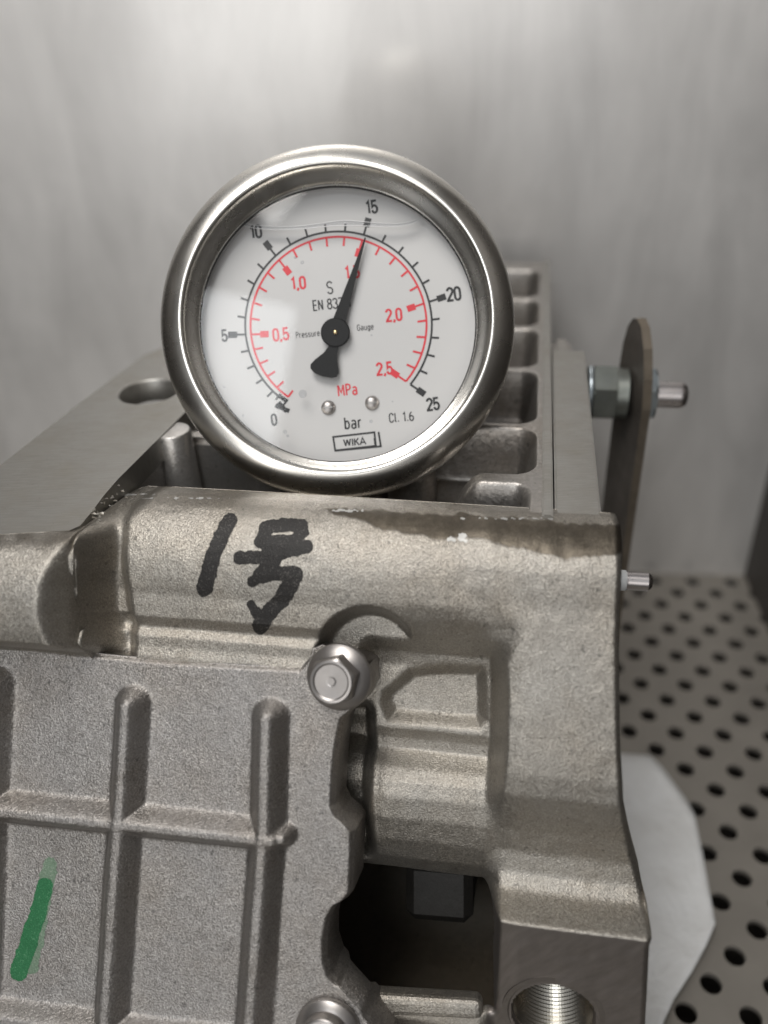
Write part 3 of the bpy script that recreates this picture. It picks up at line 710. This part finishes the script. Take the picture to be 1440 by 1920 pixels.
# cavity behind the barrel: floor and rounded inner bosses
def vcyl(name, u, v, z_top, z_bot, r, m, dome=0.2):
    P = on_z(np.array(float(u)), np.array(float(v)), z_top)
    Vv, Q_ = lathe([(0.001, 0), (r - dome, 0), (r - dome * 0.4, -dome * 0.15), (r - 0.02, -dome * 0.5), (r, -dome), (r + 0.05, z_bot - z_top)], 40)
    o = mesh(name, Vv, Q_, m, root, True, True); o.location = P; return o
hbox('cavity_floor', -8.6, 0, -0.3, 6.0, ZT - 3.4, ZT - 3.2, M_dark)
hbox('cavity_wall', -8.2, -4.9, 2.6, 3.1, ZT - 3.2, ZT - 0.35, M_inner, 0.12)
vcyl('inner_boss', 772, 868, ZT - 0.55, ZT - 3.2, 0.5, M_deck)
vcyl('inner_boss', 705, 872, ZT - 1.3, ZT - 3.2, 0.55, M_deck)
vcyl('inner_boss', 322, 806, ZT - 0.03, ZT - 3.2, 0.40, M_inner, 0.06)
vcyl('inner_boss', 440, 846, ZT - 0.95, ZT - 3.2, 0.62, M_inner, 0.25)
vcyl('inner_boss', 505, 884, ZT - 0.75, ZT - 3.2, 0.30, M_inner, 0.12)


# ------------------------------------------------------------------ clamp bracket with its stud, spacer and nut
BX = DO + A * 0
def dz_to(u, v, xx):
    """point on the upright plane x = xx of the housing frame"""
    return on_plane(np.array(float(u)), np.array(float(v)), DO + A * xx, A)
axis_p = at_depth(np.array(1186.), np.array(738.), 20.6)
xs_ = float((axis_p - DO) @ A); yy_ = float((axis_p - DO) @ BK); zz_ = float(axis_p[2])
brk = empty('clamp_bracket', (0, 0, 0)); brk.parent = root
frame(brk, A, BK, Z, axis_p)
def xlathe(name, prof, m, parent, n=48, hexa=0):
    """solid of revolution about the bracket's x axis; prof of (x, r)"""
    Vv, Q_ = [], []; k_ = len(prof)
    for i in range(n):
        an = 2 * math.pi * i / n
        for x, r in prof:
            rr = r
            if hexa and r > hexa: aa = (an + math.pi / 6) % (math.pi / 3) - math.pi / 6; rr = min(r, hexa / math.cos(aa) )
            Vv.append((x, rr * math.cos(an), rr * math.sin(an)))
    for i in range(n):
        j = (i + 1) % n
        for k in range(k_ - 1): Q_.append((i * k_ + k, j * k_ + k, j * k_ + k + 1, i * k_ + k + 1))
    return mesh(name, Vv, Q_, m, parent, not hexa, True)
# plate: outline in (y, z), rounded at the top
TH = 0.21
pl = [(-0.92, -8.2), (0.82, -8.2), (0.80, 0.2), (0.72, 1.0), (0.55, 1.5), (0.30, 1.78), (0.05, 1.86), (-0.25, 1.75), (-0.55, 1.35), (-0.80, 0.7), (-0.92, 0.0)]
npl = len(pl)
ca, sa = math.cos(math.radians(15)), math.sin(math.radians(15))
Vp = [(x * ca - y * sa, y * ca + x * sa, z) for x in (-TH / 2, TH / 2) for y, z in pl]
bp = mesh('bracket_plate', Vp, [tuple(range(npl))[::-1], tuple(range(npl, 2 * npl))], M_plate, brk, False, True)
mesh('plate_edge', [(x * 1.0, y * 1.004, z + (0.004 if z > 0 else 0)) for x, y, z in Vp], [(i, (i + 1) % npl, npl + (i + 1) % npl, npl + i) for i in range(npl)], M_plate_edge, brk, False, True)
xlathe('spacer', [(-0.95, 0.001), (-0.95, 0.66), (-0.92, 0.70), (-0.42, 0.70), (-0.40, 0.60), (-0.14, 0.60), (-0.14, 0.001)], M_spacer, brk, 48, 0.60)
xlathe('washer', [(-1.10, 0.001), (-1.10, 0.60), (-1.05, 0.64), (-0.96, 0.64), (-0.96, 0.001)], M_nut, brk)
xlathe('nut', [(0.14, 0.001), (0.14, 0.60), (0.20, 0.66), (0.46, 0.66), (0.52, 0.58), (0.52, 0.001)], M_nut, brk, 48, 0.57)
prof = [(0.52, 0.32)]; x = 0.53
while x < 1.12: prof += [(x, 0.325), (x + 0.035, 0.295)]; x += 0.07
prof += [(1.16, 0.30), (1.24, 0.24), (1.27, 0.15), (1.275, 0.001)]
xlathe('stud', prof, M_stud, brk)
# lower stud with white washer, sticking out of the housing's right side
P2 = at_depth(np.array(1166.), np.array(1088.), 15.6)
st = empty('side_stud', (0, 0, 0)); st.parent = root; frame(st, A, BK, Z, P2)
xlathe('washer', [(-0.4, 0.001), (-0.4, 0.19), (0.06, 0.19), (0.08, 0.17), (0.08, 0.001)], M_washer, st)
prof = [(0.08, 0.17)]; x = 0.09
while x < 0.46: prof += [(x, 0.175), (x + 0.02, 0.158)]; x += 0.04
prof += [(0.49, 0.15), (0.53, 0.11), (0.54, 0.001)]
xlathe('stud', prof, M_stud, st)

# ------------------------------------------------------------------ white sheet on the floor beside the housing
sh_px = [(1040, 1425), (1150, 1424), (1218, 1426), (1240, 1448), (1262, 1478), (1284, 1508), (1299, 1536), (1309, 1585), (1322, 1650), (1333, 1705), (1339, 1738), (1322, 1778), (1296, 1826), (1262, 1880), (1240, 1930), (1210, 2010), (1040, 2010)]
po = np.array(zpoly(sh_px, 0.12)); ctr = np.array(zpoly([(1170, 1700)], 0.12)[0])
Vs, Fs = [], []; rings = 14; nP = 0
def dens(po, m=6):
    out = []
    for i in range(len(po)):
        for k in range(m): out.append(po[i] + (po[(i + 1) % len(po)] - po[i]) * k / m)
    return np.array(out)
po = dens(po); nP = len(po)
for l in range(rings + 1):
    f = 0.02 + 0.98 * l / rings
    for i in range(nP):
        x, y = ctr + (po[i] - ctr) * f
        z = 0.14 + 0.34 * float(vnoise(np.array(x + 50), np.array(y + 50), 2.1, 41)) * f 
        u_, v_ = project(np.array([x, y, 0.1])); cr = max(0.0, (v_ - 1735 + 0.9 * (u_ - 1300)) / 160)
        z += 0.35 * min(1.2, cr) ** 2 if (u_ > 1200 and cr > 0) else 0
        Vs.append((x, y, z))
for l in range(rings):
    for i in range(nP): j = (i + 1) % nP; Fs.append((l * nP + i, l * nP + j, (l + 1) * nP + j, (l + 1) * nP + i))
Fs.append(tuple(range(nP))[::-1])
sheet = mesh('paper_sheet', Vs, Fs, M_paper, None, True, True)
md = sheet.modifiers.new('thickness', 'SOLIDIFY'); md.thickness = 0.03
tag(sheet, 'plain white sheet of paper lying on the perforated floor beside the housing', 'paper sheet')

# ------------------------------------------------------------------ pressure gauge
GD = 16.4
gauge = empty('pressure_gauge', (0, 0, 0))
tag(gauge, 'round steel rimmed dial pressure gauge with black and red scales leaning on the housing', 'pressure gauge')
gc = at_depth(np.array(631.0), np.array(594.5), GD)
gz = -F.copy(); gx_ = RC.copy(); gy_ = UC.copy()
frame(gauge, gx_, gy_, gz, gc)
def gpt(u, v, z):                               # picture position -> gauge coordinates on its plane z
    P = at_depth(np.array(float(u)), np.array(float(v)), GD - z) - gc; return float(P @ gx_), float(P @ gy_)
M_bezel = mat('polished_steel', (0.70, 0.675, 0.63), 0.17, 1.0)
t = NT(M_bezel)
nb_ = t.noise(t.coord(), 1.1, 4, 0.6); t.l(t.math('ADD', t.math('MULTIPLY', nb_, 0.20), 0.17), t.b.inputs['Roughness'])
sp = t.noise(t.coord(), 26, 2, 0.5); t.l(t.mix(t.ramp(sp, [(0.70, 0.0), (0.78, 0.35)]), (0.70, 0.675, 0.63), (0.85, 0.84, 0.82)), t.b.inputs['Base Color'])
prof = [(3.10, -1.75), (3.33, -1.70), (3.42, -1.50), (3.46, -1.2), (3.485, -0.8), (3.497, -0.56), (3.495, -0.46), (3.48, -0.37), (3.45, -0.285), (3.40, -0.21), (3.34, -0.15), (3.27, -0.10), (3.20, -0.06), (3.13, -0.03), (3.06, -0.01), (3.02, 0.0), (2.98, -0.012), (2.945, -0.05), (2.915, -0.11), (2.885, -0.19), (2.855, -0.28), (2.825, -0.37), (2.797, -0.45), (2.775, -0.50), (2.758, -0.53), (2.755, -0.60)]
Vv, Q_ = lathe(prof, 192); mesh('bezel', Vv, Q_, M_bezel, gauge, True, True)
M_case = machined('case_steel', (0.30, 0.29, 0.28), 0.35, (1, 1, 1), 0.1)
Vv, Q_ = lathe([(2.82, -1.1), (2.82, -2.5), (2.7, -2.7), (0.8, -2.8), (0.78, -3.3), (0.5, -3.35), (0.5, -4.4), (0.001, -4.4)], 96); mesh('case', Vv, Q_, M_case, gauge, True, True)
M_gask = mat('black_gasket', (0.012, 0.012, 0.012), 0.5)
Vv, Q_ = lathe([(2.80, -0.535), (2.80, -0.60), (2.735, -0.62), (2.735, -0.66)], 128); mesh('gasket', Vv, Q_, M_gask, gauge, True, True)
ZD = -0.90                                      # dial plane
M_dial = mat('dial_white', (0.53, 0.525, 0.52), 0.45, 0.0, 0.3)
M_wallin = mat('case_inner', (0.62, 0.61, 0.60), 0.35, 0.6)
Vv, Q_ = lathe([(2.79, -0.60), (2.79, ZD - 0.05)], 128); mesh('inner_ring', Vv, Q_, M_wallin, gauge, True)
nD = 128; Vv = [(2.79 * math.cos(2 * math.pi * i / nD), 2.79 * math.sin(2 * math.pi * i / nD), ZD) for i in range(nD)]
dial = mesh('dial', Vv, [tuple(range(nD))], M_dial, gauge)
M_blk = mat('print_black', (0.012, 0.012, 0.013), 0.5); M_red = mat('print_red', (0.60, 0.025, 0.04), 0.5)
KD = (GD - ZD) / FPX                            # centimetres per photograph pixel on the dial
def cp(x, y): return (280 + x * 700 / 1440, 240 + y * 700 / 1440)      # position in the enlarged view
# circle of the scale, fitted to measured points
mp_ = np.array([gpt(*cp(x, y), ZD) for x, y in ((370, 797), (480, 483), (822, 416), (1075, 672), (1017, 997), (522, 1040), (1086, 780), (725, 403), (372, 760))])
Mx = np.c_[2 * mp_, np.ones(len(mp_))]; sol = np.linalg.lstsq(Mx, (mp_ ** 2).sum(1), rcond=None)[0]
sc = sol[:2]; RS = math.sqrt(sol[2] + sc @ sc)
hub = np.array(gpt(*cp(718, 790), ZD))
TH_K = np.array([233.6, 181.1, 127.8, 73.9, 18.3, -34.6]); TV = np.array([0, 5, 10, 15, 20, 25.])
def th(v): return math.radians(float(np.interp(v, TV, TH_K)))
def ray_circle(ang, R):                          # from the hub outwards to the circle of radius R round sc
    d = np.array([math.cos(ang), math.sin(ang)]); w_ = hub - sc; bq = w_ @ d; return hub + d * (-bq + math.sqrt(bq * bq - (w_ @ w_ - R * R)))
class Ribbon:
    def __init__(s): s.V = []; s.F = []; s.k = 0
    def stroke(s, pts, wd, closed=False):
        pts = [np.array(p_, float) for p_ in pts]
        cl = [pts[0]]
        for p_ in pts[1:]:
            if np.linalg.norm(p_ - cl[-1]) > 1e-5: cl.append(p_)
        pts = cl
        if closed and np.linalg.norm(pts[0] - pts[-1]) < 1e-5: pts = pts[:-1]
        n = len(pts); n0 = len(s.V); z = ZD + 0.004 + 0.0006 * (s.k % 6); s.k += 1
        for i in range(n):
            a_ = pts[i - 1] if (i or closed) else None; b_ = pts[(i + 1) % n] if (i < n - 1 or closed) else None
            d1 = (pts[i] - a_) / np.linalg.norm(pts[i] - a_) if a_ is not None else None; d2 = (b_ - pts[i]) / np.linalg.norm(b_ - pts[i]) if b_ is not None else None
            if d1 is None: d1 = d2
            if d2 is None: d2 = d1
            m1 = np.array([-d1[1], d1[0]]); m2 = np.array([-d2[1], d2[0]]); m = m1 + m2
            ln = np.linalg.norm(m); m = m / ln if ln > 1e-6 else m1
            sc_ = min(1 / max(0.35, m @ m1), 2.0)
            for sg in (1, -1): q_ = pts[i] + m * sg * wd / 2 * sc_; s.V.append((q_[0], q_[1], z))
        for i in range(n if closed else n - 1):
            j = (i + 1) % n; s.F.append((n0 + 2 * i + 1, n0 + 2 * j + 1, n0 + 2 * j, n0 + 2 * i))
    def obj(s, name, m, parent, label=None):
        o = mesh(name, s.V, s.F, m, parent)
        if label: o['label'] = label
        return o
# scales
def arcpts(R, v0, v1, n=120): return [ray_circle(th(v0 + (v1 - v0) * i / n), R) for i in range(n + 1)]
rb = Ribbon(); wl = 3.9 * KD
rb.stroke(arcpts(RS, 0.0, 25), wl)
r2 = Ribbon(); RI = RS - 10.0 * KD
r2.stroke(arcpts(RI, -0.4, 25), wl)
for i in range(0, 26):
    v_ = i; 
    if i % 5:
        rb.stroke([ray_circle(th(v_), RS), ray_circle(th(v_), RS + 15 * KD)], wl)
        r2.stroke([ray_circle(th(v_), RI), ray_circle(th(v_), RI - 17 * KD)], wl)
    elif i:
        rb.stroke([ray_circle(th(v_), RS), ray_circle(th(v_), RS + 20 * KD)], wl); rb.stroke([ray_circle(th(v_), RS + 16 * KD), ray_circle(th(v_), RS + 33 * KD)], 12 * KD)
        r2.stroke([ray_circle(th(v_), RI), ray_circle(th(v_), RI - 20 * KD)], wl); r2.stroke([ray_circle(th(v_), RI - 17 * KD), ray_circle(th(v_), RI - 33 * KD)], 12 * KD)
    else:
        r2.stroke([ray_circle(th(0), RI), ray_circle(th(0), RI - 15 * KD)], wl)
D_ = lambda x, y: gpt(*cp(x, y), ZD)
rb.stroke([D_(507, 1025), D_(488, 1048)], wl); rb.stroke([D_(498, 1028), D_(532, 1050), D_(518, 1068)], wl)
rb.stroke([D_(498, 1058), D_(530, 1094)], 8 * KD) ; rb.stroke([D_(486, 1070), D_(540, 1092)], 8 * KD)
rb.obj('bar_scale', M_blk, dial); r2.obj('megapascal_scale', M_red, dial)
# lettering: strokes on a unit-height cell
def arc(cx, cy, rx, ry, a0, a1, n=10): return [(cx + rx * math.cos(math.radians(a0 + (a1 - a0) * i / n)), cy + ry * math.sin(math.radians(a0 + (a1 - a0) * i / n))) for i in range(n + 1)]
w5 = 0.21
GL = {
 '0': (0.46, [arc(.23, .73, .21, .27, 0, 180) + arc(.23, .27, .21, .27, 180, 360) + [(.44, .73)]]),
 '1': (0.30, [[(.02, .80), (.20, 1.0), (.20, 0)]]),
 '2': (0.46, [arc(.23, .75, .21, .25, 175, 0) + arc(.23, .75, .21, .25, 0, -40)[1:] + [(.02, .03), (.02, 0), (.46, 0)]]),
 '3': (0.46, [arc(.22, .76, .20, .24, 165, -85), arc(.22, .27, .22, .27, 85, -165)]),
 '5': (0.46, [[(.43, 1), (.07, 1), (.04, .50)] + arc(.22, .31, .22, .31, 130, -165)]),
 '6': (0.46, [arc(.23, .29, .21, .29, 0, 360), [(.02, .29), (.02, .55), (.10, .80), (.28, 1.0)]]),
 '7': (0.44, [[(.0, 1), (.43, 1), (.43, .93), (.16, 0)]]),
 '8': (0.46, [arc(.23, .77, .18, .23, -90, 270), arc(.23, .27, .21, .27, 90, 450)]),
 ',': (0.16, [[(.09, .10), (.09, -.02), (.02, -.16)]]), '.': (0.16, [[(.08, .0), (.08, .13)]]), '-': (0.3, [[(.03, .42), (.27, .42)]]), ' ': (0.22, []),
 'S': (0.48, [arc(.24, .75, .21, .25, 20, 180) + arc(.24, .75, .21, .25, 180, 250)[1:] + arc(.24, .25, .21, .25, 70, 0) + arc(.24, .25, .21, .25, 0, -165)[1:]]),
 'E': (0.42, [[(.40, 1), (.05, 1), (.05, 0), (.40, 0)], [(.05, .52), (.36, .52)]]),
 'N': (0.50, [[(.06, 0), (.06, 1)], [(.07, .98), (.43, .02)], [(.44, 0), (.44, 1)]]),
 'P': (0.46, [[(.05, 0), (.05, 1), (.22, 1)] + arc(.22, .75, .20, .25, 90, -90) + [(.05, .50)]]),
 'M': (0.62, [[(.06, 0), (.06, 1)], [(.08, .97), (.31, .3), (.54, .97)], [(.56, 0), (.56, 1)]]),
 'G': (0.50, [arc(.25, .73, .21, .27, 15, 180) + arc(.25, .27, .21, .27, 180, 360) + [(.46, .48), (.27, .48)]]),
 'C': (0.48, [arc(.25, .73, .21, .27, 5, 180) + arc(.25, .27, .21, .27, 180, 355)]),
 'r': (0.30, [[(.05, 0), (.05, .70)], [(.05, .52), (.12, .66), (.28, .70)]]),
 'e': (0.44, [[(.05, .37), (.39, .37)] + arc(.22, .40, .17, .31, 0, 180) + arc(.22, .28, .17, .28, 180, 325)]),
 's': (0.40, [arc(.20, .53, .15, .17, 30, 250) + arc(.20, .18, .16, .18, 70, -150)]),
 'u': (0.46, [[(.05, .70), (.05, .2)] + arc(.21, .2, .16, .2, 180, 330), [(.40, .70), (.40, 0)]]),
 'a': (0.46, [arc(.22, .52, .17, .18, 150, 0) + [(.39, 0)], arc(.21, .2, .17, .2, 0, 360)]),
 'g': (0.46, [arc(.21, .35, .17, .33, 0, 360), [(.40, .70), (.40, -.05)] + arc(.22, -.05, .18, .17, 0, -150)]),
 'b': (0.46, [[(.05, 0), (.05, 1)], arc(.23, .35, .18, .34, 0, 360)]),
 'l': (0.20, [[(.07, 1), (.07, .12), (.16, 0)]]),
 'W': (0.92, [[(.05, 1), (.24, .05)], [(.24, .05), (.46, .95)], [(.46, .95), (.68, .05)], [(.68, .05), (.87, 1)]]), 'I': (0.22, [[(.11, 0), (.11, 1)]]),
 'K': (0.62, [[(.07, 0), (.07, 1)], [(.58, 1), (.10, .45)], [(.24, .58), (.60, 0)]]), 'A': (0.74, [[(.03, 0), (.37, 1), (.71, 0)], [(.16, .32), (.58, .32)]]),
}
def text(name, txt, u, v, hpx, m, rot, wt=0.195, sx=1.0, gap=0.13, label=None):
    """centred at photograph pixel u, v; hpx the capital height there"""
    k = hpx * KD; tot = sum(GL[c][0] * sx + gap for c in txt) - gap; ox, oy = gpt(u, v, ZD); r = math.radians(rot); x = -tot / 2; rbn = Ribbon()
    for c in txt:
        wdt, st_ = GL[c]
        for s_t in st_:
            pts = [((x + px_ * sx) * k, (py - 0.5) * k) for px_, py in s_t]
            cl = math.hypot(pts[0][0] - pts[-1][0], pts[0][1] - pts[-1][1]) < 1e-4 and len(pts) > 3
            pts = [(ox + X_ * math.cos(r) - Y_ * math.sin(r), oy + X_ * math.sin(r) + Y_ * math.cos(r)) for X_, Y_ in pts]
            rbn.stroke(pts, wt * k, cl)
        x += wdt * sx + gap
    return rbn.obj(name, m, dial, label)
def T(txt, cx_, cy_, hc_, m, rot=7, **kw): u, v = cp(cx_, cy_); text('numeral' if txt[0].isdigit() else 'lettering', txt, u, v, hc_ * 700 / 1440, m, rot, **kw)
T('0', 481, 1125, 40, M_blk); T('5', 290, 801, 42, M_blk, 5); T('10', 411, 400, 46, M_blk, 7); T('15', 858, 305, 46, M_blk, 7); T('20', 1174, 640, 48, M_blk, 7); T('25', 1094, 1065, 44, M_blk, 7)
for tx, x, y in (('0,5', 507, 796), ('1,0', 575, 598), ('1,5', 783, 556), ('2,0', 943, 721), ('2,5', 907, 928)): T(tx, x, y, 44, M_red, 6)
T('S', 696, 616, 46, M_blk, 7, wt=0.12); T('EN 837-1', 704, 678, 38, M_blk, 6, wt=0.14, gap=0.11); T('Pressure', 611, 795, 22, M_blk, 6, wt=0.13, gap=0.14); T('Gauge', 833, 768, 22, M_blk, 5, wt=0.13, gap=0.14)
T('MPa', 764, 1010, 42, M_red, 6, wt=0.14); T('bar', 785, 1137, 44, M_blk, 5, wt=0.14); T('Cl. 1.6', 972, 1115, 34, M_blk, 5, wt=0.14)
u, v = cp(792, 1211); text('lettering', 'WIKA', u, v, 27 * 700 / 1440, M_blk, 6, wt=0.20, sx=1.15, gap=0.10)
lg = Ribbon()
lg.stroke([D_(709, 1192), D_(868, 1174), D_(874, 1226), D_(717, 1244)], 3.6 * KD, True)
lg.stroke([D_(868, 1196), D_(872, 1224)], 3.6 * KD); lg.stroke([D_(884, 1172), D_(893, 1228), D_(717, 1245)], 3.6 * KD)
lg.obj('logo_frame', M_blk, dial)
# pointer
M_ptr = mat('pointer_black', (0.008, 0.008, 0.008), 0.45, 0.0, 0.2)
ZP = ZD + 0.16
def pz(x, y, z=ZP): return gpt(*cp(x, y), z)
hubp = np.array(pz(718, 790)); tip = np.array(pz(833, 424)); dr = tip - hubp; dr /= np.linalg.norm(dr); nr = np.array([-dr[1], dr[0]])
ptr = empty('pointer', (hubp[0], hubp[1], ZP)); ptr.parent = gauge
L_ = np.linalg.norm(tip - hubp); KZ = (GD - ZP) / FPX
def loc(al, ac): return tuple(dr * al * 1.0 + nr * ac)
pts = [loc(L_, 1.2 * KZ), loc(L_, -1.2 * KZ), loc(L_ * 0.72, -4.2 * KZ), loc(0.16, -12.5 * KZ), loc(-0.1, -12 * KZ), loc(-0.1, 12 * KZ), loc(0.16, 12.5 * KZ), loc(L_ * 0.72, 4.2 * KZ)]
Vv, Fp = ngon_prism(pts, -0.02, 0.02); mesh('needle', Vv, Fp, M_ptr, ptr, False, True)
tl = [(690, 845), (672, 868), (640, 893), (622, 912), (622, 928), (636, 945), (668, 958), (705, 964), (722, 960), (731, 945), (731, 930), (724, 895), (724, 868), (730, 845), (735, 820), (700, 815)]
tl = [tuple(np.array(pz(x, y)) - hubp) for x, y in tl]
Vv, Fp = ngon_prism(tl[::-1], -0.022, 0.018); mesh('counterweight', Vv, Fp, M_ptr, ptr, False, True)
Vv, Q_ = lathe([(0.29, -0.03), (0.295, 0.03), (0.27, 0.045), (0.001, 0.045)], 64); mesh('hub', Vv, Q_, M_ptr, ptr, False, True)
M_brass = mat('brass_pin', (0.75, 0.58, 0.33), 0.3, 1.0)
Vv, Q_ = lathe([(0.045, 0.03), (0.045, 0.075), (0.03, 0.09), (0.001, 0.092)], 24); mesh('pivot_pin', Vv, Q_, M_brass, ptr, True, True)
# two dial screws
for sx_, sy_ in ((691, 1079), (859, 1061)):
    ox, oy = gpt(*cp(sx_, sy_), ZD)
    sc_o = empty('dial_screw', (ox, oy, ZD)); sc_o.parent = dial
    Vv, Q_ = lathe([(0.145, 0.0), (0.145, 0.03), (0.12, 0.065), (0.07, 0.085), (0.001, 0.09)], 32); mesh('screw_head', Vv, Q_, M_bolt, sc_o, True, True)
    Vv, Fp = ngon_prism([(-0.09, -0.012), (0.09, -0.012), (0.09, 0.012), (-0.09, 0.012)], 0.07, 0.094); mesh('slot', Vv, Fp, M_case, sc_o)
# glass pane: clear sheet with a mirror-like surface
def clear(name, tint, ior, gl_rough=0.02, strength=1.0):
    m = bpy.data.materials.new(name); m.use_nodes = True; nt = m.node_tree; nt.nodes.clear()
    o = nt.nodes.new('ShaderNodeOutputMaterial'); mx = nt.nodes.new('ShaderNodeMixShader'); tr = nt.nodes.new('ShaderNodeBsdfTransparent'); gl = nt.nodes.new('ShaderNodeBsdfGlossy'); fr = nt.nodes.new('ShaderNodeFresnel')
    tr.inputs[0].default_value = (*tint, 1); gl.inputs['Roughness'].default_value = gl_rough; fr.inputs[0].default_value = ior
    nt.links.new(fr.outputs[0], mx.inputs[0]); nt.links.new(tr.outputs[0], mx.inputs[1]); nt.links.new(gl.outputs[0], mx.inputs[2]); nt.links.new(mx.outputs[0], o.inputs[0]); return m
M_glass = clear('window_glass', (0.99, 0.99, 0.99), 1.42)
Vv, Q_ = lathe([(0.001, -0.60), (2.76, -0.60)], 128); mesh('glass_pane', Vv, Q_, M_glass, gauge, True)
# liquid line near the top of the window, and a few bubbles stuck to the glass
M_liq = clear('glycerine', (0.80, 0.81, 0.83), 1.47, 0.12)
M_edge = bpy.data.materials.new('meniscus_glint'); M_edge.use_nodes = True; nt = M_edge.node_tree; nt.nodes.clear()
o_ = nt.nodes.new('ShaderNodeOutputMaterial'); mx = nt.nodes.new('ShaderNodeMixShader'); tr = nt.nodes.new('ShaderNodeBsdfTransparent'); df = nt.nodes.new('ShaderNodeBsdfDiffuse')
df.inputs[0].default_value = (0.9, 0.9, 0.9, 1); mx.inputs[0].default_value = 0.75  # white colour paints the highlight along the edges of the liquid
nt.links.new(tr.outputs[0], mx.inputs[1]); nt.links.new(df.outputs[0], mx.inputs[2]); nt.links.new(mx.outputs[0], o_.inputs[0])
crest = [(330, 350), (365, 366), (420, 376), (500, 380), (570, 379), (640, 371), (700, 362), (760, 357), (830, 362), (900, 368), (960, 368), (1010, 360), (1050, 346)]
lo_ = [(330, 350), (370, 378), (430, 389), (500, 391), (580, 389), (640, 384), (700, 378), (770, 376), (830, 378), (900, 380), (965, 378), (1015, 368), (1050, 346)]
def smooth_poly(pts, n=48):
    pts = np.array(pts, float); t_ = np.linspace(0, len(pts) - 1, n); i = np.minimum(t_.astype(int), len(pts) - 2); f = (t_ - i)[:, None]
    P0 = pts[np.maximum(i - 1, 0)]; P1 = pts[i]; P2 = pts[i + 1]; P3 = pts[np.minimum(i + 2, len(pts) - 1)]
    return 0.5 * (2 * P1 + (P2 - P0) * f + (2 * P0 - 5 * P1 + 4 * P2 - P3) * f ** 2 + (3 * P1 - P0 - 3 * P2 + P3) * f ** 3)
up = smooth_poly(crest); dn_ = smooth_poly(lo_); Vv = []; Q_ = []; nr_ = 7
for i in range(len(up)):
    for k in range(nr_):
        f = k / (nr_ - 1); x, y = up[i] * (1 - f) + dn_[i] * f; zz = -0.70 + 0.06 * math.sin(math.pi * f); X_, Y_ = gpt(*cp(x, y), zz); Vv.append((X_, Y_, zz))
for i in range(len(up) - 1):
    for k in range(nr_ - 1): Q_.append((i * nr_ + k, i * nr_ + k + 1, (i + 1) * nr_ + k + 1, (i + 1) * nr_ + k))
mesh('liquid_line', Vv, Q_, M_liq, gauge, True)
for line, wd in ((up, 1.6), (dn_, 2.0)):
    Vv, Q_ = [], []
    for i in range(len(line)):
        f = math.sin(math.pi * i / (len(line) - 1)) * 0.8 + 0.2
        for dy in (-wd * f, 0, wd * f):
            zz = -0.63 - (0.03 if dy else 0.0); X_, Y_ = gpt(*cp(line[i][0], line[i][1] + dy), zz); Vv.append((X_, Y_, zz))
    for i in range(len(line) - 1):
        for k in range(2): Q_.append((i * 3 + k, i * 3 + k + 1, i * 3 + 4 + k, i * 3 + 3 + k))
    mesh('meniscus_glint', Vv, Q_, M_edge, gauge, True)
for bx, by, br in ((590, 520, 7), (563, 500, 6), (592, 1026, 16), (524, 1172, 8), (534, 1188, 6), (855, 1132, 7), (289, 1000, 5), (362, 1110, 6), (857, 800, 4), (938, 1055, 3), (476, 905, 3)):
    X_, Y_ = gpt(*cp(bx, by), -0.64); r = br * 700 / 1440 * (GD + 0.64) / FPX
    Vv, Q_ = lathe([(r, 0.0), (r * 0.9, -r * 0.35), (r * 0.6, -r * 0.6), (0.001, -r * 0.7)], 20); o = mesh('bubble', Vv, Q_, M_liq, gauge, True); o.location = (X_, Y_, -0.62)
